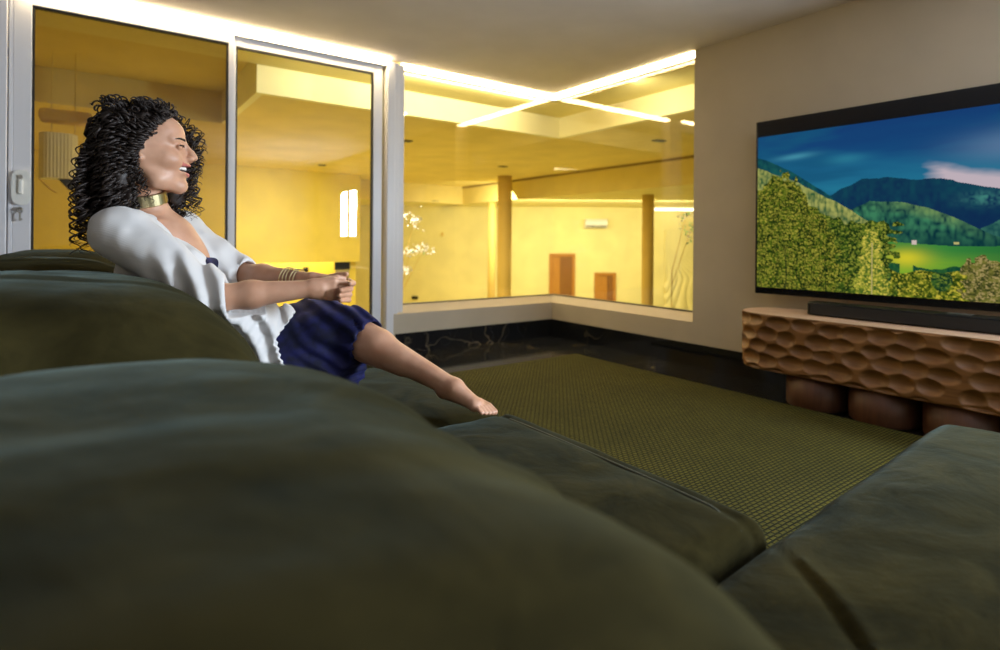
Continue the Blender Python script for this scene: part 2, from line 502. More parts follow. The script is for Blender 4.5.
# lock with a key on the left leaf
lk = empty('door_lock', (-.335, DY - .012, 1.21)); tag(lk, 'white latch lock with a key hanging on the left sliding door frame', 'lock')
m_ = MB()
pts = [(-.335 + .038 * (abs(math.cos(a)) ** .55) * math.copysign(1, math.cos(a)), 0, 1.24 + .095 * (abs(math.sin(a)) ** .6) * math.copysign(1, math.sin(a))) for a in np.linspace(0, 2 * PI, 33)[:-1]]
m_.prism([(p[0], DY - .038, p[2]) for p in pts], (0, 0, 0), (0, .026, 0)); m_.build('lock_case', M['white_plastic'], lk, bevel=.006)
m_ = MB(); m_.box(-.347, -.325, DY - .056, DY - .038, 1.20, 1.285); m_.build('latch', M['white_plastic'], lk, bevel=.006)
m_ = MB(); m_.cyl((-.338, DY - .05, 1.30), (-.338, DY - .036, 1.30), .012); m_.build('keyhole', M['metal'], lk)
m_ = MB(); m_.cyl((-.338, DY - .052, 1.115), (-.338, DY - .012, 1.115), .012, 16)
m_.build('cylinder', M['metal'], lk)
m_ = MB(); m_.tube([(-.338 + .012 * math.cos(a), DY - .055, 1.105 + .012 * math.sin(a)) for a in np.linspace(0, 2 * PI, 17)[:-1]], .0035, 6, True)
m_.box(-.342, -.334, DY - .058, DY - .052, 1.045, 1.095); m_.box(-.334, -.326, DY - .058, DY - .052, 1.05, 1.06); m_.build('key', M['metal'], lk)

# fixed corner glazing
def window(name, boxes_frame, box_glass):
    r = empty(name, ((box_glass[0] + box_glass[1]) / 2, (box_glass[2] + box_glass[3]) / 2, .39)); r['kind'] = 'structure'
    g = MB()
    for b in boxes_frame: g.box(*b)
    g.build('gasket', M['gasket'], r)
    MB().box(*box_glass).build('pane', M['glass'], r)
    return r
gz0, gz1 = .395, 2.415
w1 = window('window_1', [(JX, DX + G, DY + G - .004, DY + G + .016, gz0, gz0 + .008), (JX, DX + G, DY + G - .004, DY + G + .016, gz1 - .010, gz1)],
       (JX, DX + G + .004, DY + G, DY + G + .010, gz0, gz1))
w2 = window('window_2', [(DX + G - .004, DX + G + .016, WB0, DY + G, gz0, gz0 + .008), (DX + G - .004, DX + G + .016, WB0, DY + G, gz1 - .010, gz1)],
       (DX + G, DX + G + .010, WB0, DY + G - .002, gz0, gz1))
tag(w1, 'fixed glass pane left of the room corner'); tag(w2, 'fixed glass pane right of the room corner')
# slab over the glass that carries the light strip
mb = MB(); mb.box(-.43, DX + .8, DY, DY + .8, CZ + .005, CZ + .15); mb.box(DX, DX + .8, WB0, DY, CZ + .005, CZ + .15)
mb.box(DX + .2, DX + .8, -1, WB0, CZ + .005, CZ + .15); mb.box(-3.2, -.43, DY + .2, DY + .8, CZ + .005, CZ + .15)
struct('ceiling_coffer', mb, M['hallpale'])
# LED strips
def led(name, b, label):
    o = MB().box(*b).build(name, M['led'], None); tag(o, label, 'light strip', 'warm light strips along the ceiling edge'); return o
led('light_strip', (JX, DX + .105, DY + .025, DY + .105, CZ - .020, CZ + .003), 'glowing light strip over the glass left of the room corner')
led('light_strip', (DX + .025, DX + .105, WB0 + .005, DY + .020, CZ - .016, CZ + .003), 'glowing light strip over the glass right of the room corner')
led('light_strip', (-.36, 1.96, DY - .058, DY - .006, CZ - .026, CZ - .002), 'glowing light strip over the sliding glass doors')

# ================================================================== THE HALL BEYOND
FB = 2.2
mb = MB(); mb.box(1.13, DX + .82, DY + .8, DY + .86, FB, CZ + .1); mb.box(DX + .8, DX + .86, 0, DY + .8, FB, CZ + .1); mb.box(1.13, 1.19, DY + .86, DY + 2.4, FB, CZ + .1)
struct('wall_coffer_fascia', mb, plaster('fascia_paint', (.93, .88, .55, 1)))
mb = MB(); mb.box(1.19, 7.0, DY + .861, 11.2, FB + .001, FB + .2); mb.box(DX + .861, 7.0, -1, DY + .861, FB + .001, FB + .2); mb.box(-4, 1.19, DY + 2.4, 11.2, FB, FB + .4)
mb.box(-4, 1.13, DY + .8, DY + 2.4, CZ + .1, CZ + .2)
struct('ceiling_hall', mb, M['hallceil'])
# dropped part of the hall ceiling, its edge faces the room
LZ = 1.80
mb = MB(); mb.box(7.0, 7.12, -1, 14.5, LZ, FB + .2); mb.box(3, 7.0, 11.2, 11.3, LZ, FB + .2)
struct('wall_hall_drop', mb, M['hallceil'])
struct('trim_4', MB().box(6.985, 7.0, -1, 11.2, FB - .035, FB), mat('dark_slot', (.30, .2, .05, 1), .8))
mb = MB(); mb.box(7.12, 15, -1, 17, LZ, LZ + .15); mb.box(2, 7.12, 11.3, 17, LZ, LZ + .15)
struct('ceiling_hall_low', mb, M['hallpale'])
struct('floor_hall', MB().box(-4, 15, DY + .25, 17, FLZ - .1, FLZ), M['hallpale'])
# far wall, square to the line of sight
def fpt(lat, dep, z): return (_r0.x * lat + _f.x * dep, _r0.y * lat + _f.y * dep, z)
FD = 14.0
def fbox(mb, l0, l1, d0, d1, z0, z1, mi=0):
    vs = [fpt(l, d, z) for l in (l0, l1) for d in (d0, d1) for z in (z0, z1)]
    return mb.add(vs, [(0, 1, 3, 2), (4, 6, 7, 5), (0, 4, 5, 1), (2, 3, 7, 6), (0, 2, 6, 4), (1, 5, 7, 3)][::1], mi)
struct('wall_hall_far', fbox(MB(), -5.0, 6.8, FD, FD + .2, FLZ, 2.4), M['hallpale'])
mb = MB(); mb.box(-4, 4.2, 10.45, 10.65, .53, 2.4); mb.box(4.05, 4.2, 10.65, 14.6, FLZ, 2.4)
struct('wall_hall_side', mb, M['hall'])
mb = MB(); mb.box(-4, 4.05, 11.3, 11.4, FLZ, 2.2); struct('wall_hall_back', mb, M['hall'])
struct('wall_hall_end', MB().box(-4.2, -4, DY + .2, 11.4, FLZ, 2.6), M['hall'])
# outer facade below the windows
struct('wall_below_window', MB().box(-4, 1.9, DY + .24, DY + .3, FLZ, 0), M['hall'])

def px_lat(px, dep): return (px - 500) / 566. * dep
def pz(py, dep, px=500): return CAM_H + ((241 + (px - 500) * .0076) - py) / 566. * dep
# doors of the far wall
def hall_door(px0, px1, py, label, leaf_px):
    a, b, zt = px_lat(px0, FD), px_lat(px1, FD), pz(py, FD, px0)
    r = empty('hall_door', fpt((a + b) / 2, FD, FLZ)); tag(r, label, 'door', 'wooden doors in the hall below')
    fr = MB(); fw = .07
    fbox(fr, a, a + fw, FD - .05, FD + .01, FLZ, zt); fbox(fr, b - fw, b, FD - .05, FD + .01, FLZ, zt); fbox(fr, a + fw, b - fw, FD - .05, FD + .01, zt - fw, zt)
    fr.build('door_frame', M['door_wood'], r)
    l = MB(); fbox(l, a + fw, b - fw, FD - .02, FD + .01, FLZ, zt - fw); l.build('door_leaf', M['door_dark'], r)
    q = (px_lat(leaf_px, FD)); l = MB(); fbox(l, a + fw, q, FD - .035, FD - .02, FLZ + .02, zt - fw - .02); l.build('door_panel', M['door_wood'], r)
    h = MB(); fbox(h, b - fw - .12, b - fw - .04, FD - .05, FD - .02, zt - 1.1, zt - 1.07); h.build('door_handle', M['metal'], r)
hall_door(549.5, 575, 253.5, 'taller orange wooden door in the hall nearest the room corner', 560)
hall_door(594.5, 616, 272.5, 'lower orange wooden door in the hall left of the right column', 607)
# air conditioner
ac = empty('air_conditioner', fpt(px_lat(594.5, FD), FD, 1.3)); tag(ac, 'white wall-mounted air conditioner high on the hall far wall', 'air conditioner')
a, b = px_lat(584, FD), px_lat(605.5, FD)
prof = [(0, 1.52), (.20, 1.52), (.235, 1.46), (.235, 1.38), (.17, 1.31), (0, 1.31)]
m_ = MB(); m_.prism([fpt(a, FD - d, z - .02) for d, z in prof], fpt(0, 0, 0), fpt(b - a, 0, 0)); m_.build('casing', M['white_plastic'], ac, bevel=.01)
m_ = MB(); m_.prism([fpt(a + .03, FD - d, z) for d, z in [(.12, 1.297), (.215, 1.335), (.222, 1.325), (.12, 1.285)]], fpt(0, 0, 0), fpt(b - a - .06, 0, 0)); m_.build('air_outlet', M['gasket'], ac)
# columns
def column(px0, px1, dep, ztop, label, mt):
    lat = px_lat((px0 + px1) / 2, dep); r = (px1 - px0) / 566. * dep / 2
    m_ = MB(); p = fpt(lat, dep, FLZ)
    m_.cyl(p, (p[0], p[1], ztop), r, 40)
    o = m_.build('round_column', mt, None, smooth=False)
    for pl in o.data.polygons: pl.use_smooth = len(pl.vertices) == 4
    tag(o, label, 'column', 'round columns in the hall below')
    return o
M['column'] = plaster('column_paint', (.80, .56, .15, 1))
column(497.5, 511.5, 10.9, FB, 'thick round column left of the room corner, rising to the hall ceiling', M['column'])
column(642, 653.5, 10.2, LZ, 'round column right of the air conditioner, under the dropped ceiling', M['column'])
column(488, 495.5, 12.4, LZ, 'slim column shape standing in for a reflection just left of the thick column', M['column'])  # added shape in place of a column mirrored in the glass
# carved wave relief
def relief():
    dep = FD - .03; a, b = px_lat(664.5, dep), px_lat(712, dep); z0, z1 = FLZ + .2, pz(230, dep, 680)
    n, m = 120, 220
    L, Zz = np.meshgrid(np.linspace(a, b, n), np.linspace(z0, z1, m), indexing='ij')
    q = noise3(L * 1.5 + 3, Zz * 1.2, Zz * 0) * 1.6 + noise3(L * .6, Zz * .9 + 7, Zz * 0) * 2
    ph = (L * 5 - Zz * 4.5) + q * 5
    fade = np.clip((z1 - .5 - Zz) / .8, 0, 1)
    d = dep - .02 - .060 * (np.abs(np.sin(ph * 1.6)) ** .6) * fade
    x = _r0.x * L + _f.x * d; y = _r0.y * L + _f.y * d
    V = np.stack([x, y, Zz], -1).reshape(-1, 3)
    back = np.stack([_r0.x * L + _f.x * (dep + .03), _r0.y * L + _f.y * (dep + .03), Zz], -1)
    idx = np.arange(n * m).reshape(n, m)
    F = np.stack([idx[:-1, :-1], idx[1:, :-1], idx[1:, 1:], idx[:-1, 1:]], -1).reshape(-1, 4)
    o = np_mesh('relief_panel', V, F, M['hallpale'])
    s = o.modifiers.new('solid', 'SOLIDIFY'); s.thickness = .05; s.offset = 1
    tag(o, 'tall carved wave relief panel on the hall wall beside the right window edge', 'wall panel')
relief()
# long lamp over the relief
m_ = MB(); fbox(m_, px_lat(655, 13.6), px_lat(700, 13.6), 13.6, 13.64, pz(210.5, 13.6, 670), pz(208.3, 13.6, 670)); o = m_.build('linear_lamp', M['led_hall']); tag(o, 'thin white light line on the hall ceiling over the relief panel', 'lamp')
# ceiling air slots
def slot(px0, px1, py, label, zc=FB):
    dep = (zc - CAM_H) / ((241 - py) / 566.)
    m_ = MB(); p0 = fpt(px_lat(px0, dep), dep, zc)
    m_.box(p0[0], p0[0] + .012 + (px1 - px0) / 566. * dep * .72, p0[1] - .05, p0[1] + .05, zc - .012, zc - .001)
    o = m_.build('air_slot', M['gasket']); tag(o, label, 'air vent', 'dark air slots in the hall ceiling')
slot(403, 413, 141, 'dark air slot in the hall ceiling beside the white post')
slot(499, 509, 166, 'dark air slot in the hall ceiling above the thick column')
slot(654, 671, 138.5, 'long dark air slot in the hall ceiling near the right window edge')
slot(318, 326, 166, 'small dark air slot in the hall ceiling above the bright window')
slot(433, 439, 201, 'dark air slot in the low hall ceiling left of the slim column', LZ)
# bright window on the hall side wall
def ypt(px, py, y):
    a = (px - 500) / 566.; b = (241 + (px - 500) * .0076 - py) / 566.
    dx, dy = _f.x + a * _r0.x, _f.y + a * _r0.y
    t = y / dy
    return t * dx, CAM_H + b * t
# black box on the lower wall
xa, za = ypt(334.5, 270, 10.62); xb, zb = ypt(349.5, 263.5, 10.62)
e = empty('control_box', ((xa + xb) / 2, 10.6, za)); tag(e, 'black control box with a grey plate on the hall wall under the bright window', 'box')
MB().box(xa, xb, 10.57, 10.63, za, .529).build('black_box', M['black'], e, bevel=.01)
MB().box(xa + .02, xb - .02, 10.58, 10.62, za - .5, za - .005).build('plate', mat('grey_plate', (.35, .3, .2, 1), .6), e)
xa, za = ypt(306, 270, 11.28); tag(MB().box(xa - .05, xa + .04, 11.25, 11.3, za - .04, za + .05).build('wall_switch', M['black']), 'tiny dark switch on the bright yellow wall above the clasped hands', 'switch')
for px in (274, 282): pass
# grey ribbed unit seen through the left leaf
yu = DY + 1.7
xa, za = ypt(38, 178, yu); xb, zb = ypt(77, 136, yu)
u_ = empty('ventilation_unit', ((xa + xb) / 2, yu, za)); tag(u_, 'pale grey ribbed box unit hanging beyond the left sliding door', 'appliance')
m_ = MB(); n = 22
prof = []
for i in range(n + 1):
    t = i / n; prof.append((xa + (xb - xa) * t, yu - .10 * (1 - (2 * t - 1) ** 4) - (.006 if i % 2 else 0), za))
prof += [(xb, yu + .12, za), (xa, yu + .12, za)]
m_.prism(prof, (0, 0, 0), (0, 0, zb - za)); m_.build('casing', mat('grey_green_metal', (.95, .94, .86, 1), .6), u_)
m_ = MB(); m_.prism([(xa + .20, yu - .06, za - .09), (xa + .13, yu - .09, za - .005), (xa + .22, yu - .09, za - .005), (xa + .30, yu - .06, za - .07)], (0, 0, 0), (0, .04, 0)); m_.build('flap', M['black'], u_)
m_ = MB(); m_.tube([(xa - .0, yu, za), (xa + .08, yu - .05, za - .09), (xa + .12, yu - .05, za - .12)], .006, 6); m_.build('bracket', M['column'], u_)
m_ = MB(); m_.box(xa, xb + .1, yu - .08, yu + .14, zb + .10, zb + .20); m_.build('canopy', M['column'], u_, bevel=.03)
m_ = MB(); m_.cyl((xa + .08, yu + .06, zb), (xa + .08, yu + .06, CZ + .1), .004, 10); m_.cyl((xb - .02, yu + .06, zb), (xb - .02, yu + .06, CZ + .1), .004, 10); m_.build('hanging_rod', M['hallceil'], u_)
# things on the hall wall seen low through the left fixed pane
def small_far(name, px0, px1, py0, py1, m_, label, cat, dep=FD - .02):
    q = MB(); fbox(q, px_lat(px0, dep), px_lat(px1, dep), dep - .05, dep, pz(py1, dep, px0), pz(py0, dep, px0)); tag(q.build(name, m_, bevel=.01), label, cat)
small_far('wall_socket', 412.5, 418.5, 296, 299, M['black'], 'small dark socket plate low on the hall wall beside the white post', 'socket')
small_far('wall_switch', 441.5, 443.5, 232.5, 236, M['column'], 'tiny brown switch on the yellow hall wall left of the slim column', 'switch')

# flower-shaped sprays added in place of bright reflections in the panes
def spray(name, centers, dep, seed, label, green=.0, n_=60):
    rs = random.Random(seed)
    r = empty(name, fpt(px_lat(centers[0][0], dep), dep, 0.2)); tag(r, label, 'reflection flecks', 'pale sprays standing in for reflections in the glass')
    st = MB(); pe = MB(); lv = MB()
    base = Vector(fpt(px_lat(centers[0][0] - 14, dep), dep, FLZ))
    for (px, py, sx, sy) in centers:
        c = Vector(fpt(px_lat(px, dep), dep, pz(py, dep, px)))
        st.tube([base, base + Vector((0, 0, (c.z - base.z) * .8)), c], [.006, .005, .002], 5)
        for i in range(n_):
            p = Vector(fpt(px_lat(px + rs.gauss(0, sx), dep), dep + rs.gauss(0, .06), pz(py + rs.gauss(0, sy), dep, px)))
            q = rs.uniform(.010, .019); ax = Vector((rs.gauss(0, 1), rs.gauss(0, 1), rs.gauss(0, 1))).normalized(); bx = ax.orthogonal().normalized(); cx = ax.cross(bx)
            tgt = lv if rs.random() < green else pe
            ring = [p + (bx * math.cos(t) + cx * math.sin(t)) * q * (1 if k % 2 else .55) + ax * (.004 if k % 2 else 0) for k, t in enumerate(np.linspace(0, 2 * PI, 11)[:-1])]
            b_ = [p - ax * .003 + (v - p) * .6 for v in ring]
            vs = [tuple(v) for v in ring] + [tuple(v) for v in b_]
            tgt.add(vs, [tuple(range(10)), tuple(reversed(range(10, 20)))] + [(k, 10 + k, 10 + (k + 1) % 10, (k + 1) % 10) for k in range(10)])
    st.build('fleck_stalk', M['column'], r)
    pe.build('reflection_flecks', M['fleck_white'], r)
    if lv.v: lv.build('foliage', M['fleck_green'], r)  # green flecks, modelled in place of mirrored leaves
M['fleck_white'] = mat('white_reflection_flecks', (.95, .93, .88, 1), .6)
M['fleck_white'].node_tree.nodes['Principled BSDF'].inputs['Subsurface Weight'].default_value = 0
M['fleck_green'] = mat('green_reflection_flecks', (.45, .75, .35, 1), .6)
spray('reflection_spray', [(414, 222, 4, 4), (410, 252, 6, 3), (424, 249, 5, 2.5), (405, 270, 2.5, 2), (401, 215, 2, 2)], 5.9, 3, 'white fleck spray standing in for a reflection in the glass beside the white post', .02, 46)
spray('reflection_spray', [(686, 215, 5, 5), (690, 232, 3.5, 6)], 5.6, 5, 'pale green and white fleck spray standing in for a reflection at the right edge of the corner window', .5, 44)
# ================================================================== TELEVISION
def local(name, mb, m, root, bevel=0, smooth=False):
    o = mb.build(name, m, None, bevel=bevel, smooth=smooth); o.parent = root; return o
tv = empty('television', (3.70, 1.075, 0)); tv.rotation_euler = (0, 0, .045)
tag(tv, 'large flat television on the wall showing a green mountain valley', 'television')
hw = 1.03
local('casing', MB().box(0, .028, -hw, hw, .610, 1.768), M['black'], tv, .004)
local('back_cover', MB().box(.028, .055, -hw * .6, hw * .6, .70, 1.4), M['black'], tv, .008)
local('wall_mount', MB().box(.05, .075, -.25, .25, .95, 1.3), M['metal'], tv)
local('black_border', MB().box(-.002, .004, -hw + .012, hw - .012, .622, 1.758), mat('dark_screen_glass', (.004, .004, .006, 1), .12), tv)

def lin(c): c = np.array(c, float) / 255; return np.where(c <= .04045, c / 12.92, ((c + .055) / 1.055) ** 2.4)
def tv_picture(n, m):
    """landscape picture of the screen, s left to right, t top to bottom"""
    s, t = np.meshgrid(np.linspace(0, 1, n), np.linspace(0, 1, m), indexing='ij')
    z0 = s * 0
    def N(a, b, c=0): return noise3(s * a, t * b, z0 + c)
    def fb(a, b, c=0): return N(a, b, c) * .5 + N(a * 2.1, b * 2.1, c + 3) * .27 + N(a * 4.3, b * 4.3, c + 6) * .16 + N(a * 8.7, b * 8.7, c + 9) * .1
    def mix(A, B, k): k = np.clip(k, 0, 1)[..., None]; return A * (1 - k) + B * k
    def interp(xs, ys): return np.interp(s, xs, ys)
    C = np.zeros(s.shape + (3,))
    # sky
    k = t / .36 + fb(3, 9) * .25
    C = mix(lin((24, 66, 122)), lin((24, 84, 134)), k * 1.4) * np.ones(s.shape)[..., None]
    C = mix(C, lin((38, 124, 156)), (k - .35) * 1.5)
    C = mix(C, lin((26, 92, 130)), np.clip(fb(2.5, 8, 4) * 2.2, 0, 1) * .8)
    sm = np.exp(-((s - .12) / .055) ** 2 - ((t - .155 + .1 * (s - .12)) / .018) ** 2); C = mix(C, lin((90, 180, 200)), sm * .55)
    sm = np.exp(-((s - .27) / .05) ** 2 - ((t - .20) / .03) ** 2); C = mix(C, lin((60, 160, 180)), sm * .4)
    # pale cloud
    top = interp([0, .44, .50, .56, .62, .7, 1], [.22, .235, .265, .305, .32, .27, .1])
    cl = np.clip((t - top + fb(9, 14, 2) * .025) / .05, 0, 1) * np.clip((s - .445 + .05 * fb(5, 12, 7)) / .05, 0, 1)
    C = mix(C, lin((206, 190, 200)), cl)
    glow = np.exp(-((s - .66) / .12) ** 2 - ((t - .21) / .08) ** 2); C = mix(C, lin((110, 140, 175)), glow * .7)
    # ridges
    def ridge(xs, ys, rough, c): return interp(xs, ys) + fb(9, .01, c) * rough + N(60, .01, c) * rough * .22
    def forest(a, b, c): return np.abs(N(a, b * .5, c)) * .6 + np.abs(N(a * 2, b, c + 5)) * .6 + N(a * 4, b * 2, c) * .2
    y = ridge([0, .1, .22, .27, .31, .41, .50, .62, .75, 1], [.2, .32, .42, .37, .325, .345, .365, .43, .36, .3], .018, 1)
    m1 = t > y
    c1 = mix(lin((18, 52, 84)), lin((22, 78, 92)), forest(30, 24, 2) * .9); c1 = mix(c1, lin((16, 44, 86)), np.clip((t - .38) * 3.5, 0, .8))
    lit = np.exp(-((s - .60) / .05) ** 2 - ((t - .47) / .035) ** 2); c1 = mix(c1, lin((70, 140, 130)), lit * forest(50, 50, 1) * 1.2)
    C[m1] = c1[m1]
    # left dark ridge
    y = ridge([0, .03, .11, .22, .27, .3], [.14, .16, .25, .405, .50, .6], .008, 8)
    m1 = (t > y) & (s < .3); c1 = mix(lin((14, 60, 78)), lin((30, 96, 92)), forest(40, 30, 7)); C[m1] = c1[m1]
    # right dark slope
    y = ridge([.5, .58, .66, .8, 1], [.9, .62, .54, .46, .4], .01, 12); m1 = t > y; c1 = mix(lin((14, 66, 74)), lin((70, 130, 110)), forest(46, 34, 3) * .8); C[m1] = c1[m1]
    # second forest hill
    y = ridge([.2, .27, .33, .41, .47, .524, .60, .66, .8], [.60, .52, .46, .475, .51, .56, .655, .70, .72], .008, 20)
    m1 = (t > y) & (s > .2)
    fo = forest(44, 26, 11)
    c1 = mix(lin((10, 52, 62)), lin((64, 134, 96)), fo * 1.1)
    c1 = mix(c1, lin((128, 158, 92)), np.clip((y + .07 - t) * 14, 0, 1) * fo * 1.2 * np.exp(-((s - .46) / .09) ** 2))
    c1 = mix(c1, lin((10, 56, 62)), np.clip((t - .62) * 8, 0, .7))
    C[m1] = c1[m1]
    # sunlit hill left
    y = ridge([0, .05, .12, .2, .285, .33, .38, .42], [.21, .25, .31, .415, .515, .58, .665, .72], .012, 30)
    m1 = (t > y) & (s < .42 + .03 * N(30, 40, 2)); fo = forest(60, 34, 15)
    c1 = mix(lin((38, 88, 56)), lin((176, 178, 96)), fo * 1.25); c1 = mix(c1, lin((16, 74, 68)), np.clip((t - y - .06) * 9, 0, 1) * (.5 + .5 * fb(8, 8, 3)) * (s > .17)); C[m1] = c1[m1]
    # meadow
    m1 = (t > .705 + .012 * np.sin(s * 14)) & (s > .34) & (t < .9)
    c1 = mix(lin((60, 140, 62)), lin((150, 196, 40)), np.clip((t - .74) * 7, 0, 1) * (.55 + fb(5, 12, 2)))
    c1 = mix(c1, lin((226, 214, 50)), np.exp(-((s - .42) / .05) ** 2 - ((t - .785) / .05) ** 2) * .95)
    c1 = mix(c1, lin((30, 96, 54)), np.clip((s - .5) * 4, 0, .5)); C[m1] = c1[m1]
    m1 = (np.abs(s - .438) < .006) & (np.abs(t - .697) < .012); C[m1] = lin((220, 200, 190))
    m1 = (np.abs(s - .53) < .006) & (np.abs(t - .70) < .006); C[m1] = lin((200, 190, 120))
    # hedge
    hd = (t > .825 + .02 * N(40, 3, 2)) & (t < .875 + .015 * N(30, 3, 9)) & (((s > .435) & (s < .56)) | ((s > .375) & (s < .405)))
    C[hd] = (mix(lin((16, 70, 52)), lin((50, 104, 50)), forest(60, 40, 9)))[hd]
    # foreground bushes
    def foliage(dark, mid, hi, sc, c):
        a = np.abs(N(sc, sc * .55, c)); b = np.abs(N(sc * 1.9, sc, c + 3)); f = N(sc * 3.6, sc * 1.9, c + 8)
        g = N(sc * 7, sc * 3.6, c + 1); o = mix(lin(dark) * np.ones(s.shape)[..., None], lin(mid), a * 1.2 + f * .5 + g * .3 + .12); return mix(o, lin(hi), (b * .8 + f * .6 + g * .5 - .30) * 1.7)
    m1 = (t > .855 + .03 * N(22, 2, 4)) & (s > .3)
    c1 = foliage((44, 66, 18), (122, 132, 34), (206, 190, 66), 60, 40); C[m1] = c1[m1]
    dk = m1 & (N(14, 10, 77) > .45); C[dk] = foliage((20, 54, 36), (60, 100, 40), (120, 140, 50), 60, 41)[dk]
    y = .56 + .05 * N(14, 2, 6) + .02 * N(60, 5, 6) + .6 * np.clip(s - .33, 0, 1)
    m1 = (t > y) & (s < .39 + .03 * N(50, 50, 9)); c1 = foliage((20, 44, 18), (70, 96, 28), (150, 156, 56), 70, 50); C[m1] = c1[m1]
    # big tree at the left
    y = .34 - .10 * np.exp(-((s - .07) / .05) ** 2) + .05 * N(22, 3, 3) + .05 * N(80, 30, 3) + np.clip(s - .13, 0, 1) * 3.4
    m1 = (t > y) & (s < .26 + .03 * N(40, 40, 6)); c1 = foliage((16, 38, 14), (84, 104, 26), (176, 168, 62), 90, 60)
    c1 = mix(c1, lin((30, 46, 22)), (np.abs(N(26, 2.2, 31)) < .05) * np.clip((t - .6) * 4, 0, 1) * .8)
    C[m1] = c1[m1]
    # slim tree
    cx, rx, ty = .335, .034, .62
    rr = ((s - cx) / (rx * (.5 + np.clip((t - ty) * 2.4, 0, .75)))) ** 2 + N(70, 40, 5) * .5
    m1 = (rr < 1) & (t > ty + .02 * N(60, 1, 1)); C[m1] = foliage((70, 100, 36), (150, 158, 50), (222, 204, 84), 70, 70)[m1]
    m1 = (np.abs(s - .337) < .0022) & (t > .70); C[m1] = lin((190, 176, 110))
    # right shrub
    rr = ((s - .585) / .045) ** 2 + ((t - .91) / .15) ** 2 + N(60, 40, 15) * .55
    m1 = rr < 1; C[m1] = foliage((60, 66, 30), (120, 118, 50), (176, 156, 100), 80, 80)[m1]
    m1 = (s > .64) & (t > .86 - .1 * (s - .64) + .04 * N(30, 9, 4)); C[m1] = foliage((40, 70, 30), (110, 130, 40), (180, 170, 70), 66, 90)[m1]
    return C
def make_screen():
    n, m = 620, 330
    C = tv_picture(n, m)
    s, t = np.meshgrid(np.linspace(0, 1, n), np.linspace(0, 1, m), indexing='ij')
    V = np.stack([s * 0 - .003, hw - .016 - s * (2 * hw - .03), 1.662 - t * (1.662 - .655)], -1).reshape(-1, 3)
    idx = np.arange(n * m).reshape(n, m)
    F = np.stack([idx[:-1, :-1], idx[:-1, 1:], idx[1:, 1:], idx[1:, :-1]], -1).reshape(-1, 4)
    mt = bpy.data.materials.new('screen_picture'); mt.use_nodes = True
    nt = mt.node_tree; nt.nodes.clear()
    out = nt.nodes.new('ShaderNodeOutputMaterial'); e = nt.nodes.new('ShaderNodeEmission'); a = nt.nodes.new('ShaderNodeAttribute'); a.attribute_name = 'picture'
    e.inputs[1].default_value = .82
    nt.links.new(a.outputs['Color'], e.inputs[0]); nt.links.new(e.outputs[0], out.inputs[0])
    o = np_mesh('screen', V, F, mt, None, smooth=False); o.parent = tv
    at = o.data.color_attributes.new('picture', 'FLOAT_COLOR', 'POINT')
    at.data.foreach_set('color', np.concatenate([C.reshape(-1, 3), np.ones((n * m, 1))], 1).astype(np.float32).ravel())
    o['label'] = 'mountain valley picture on the screen'
make_screen()

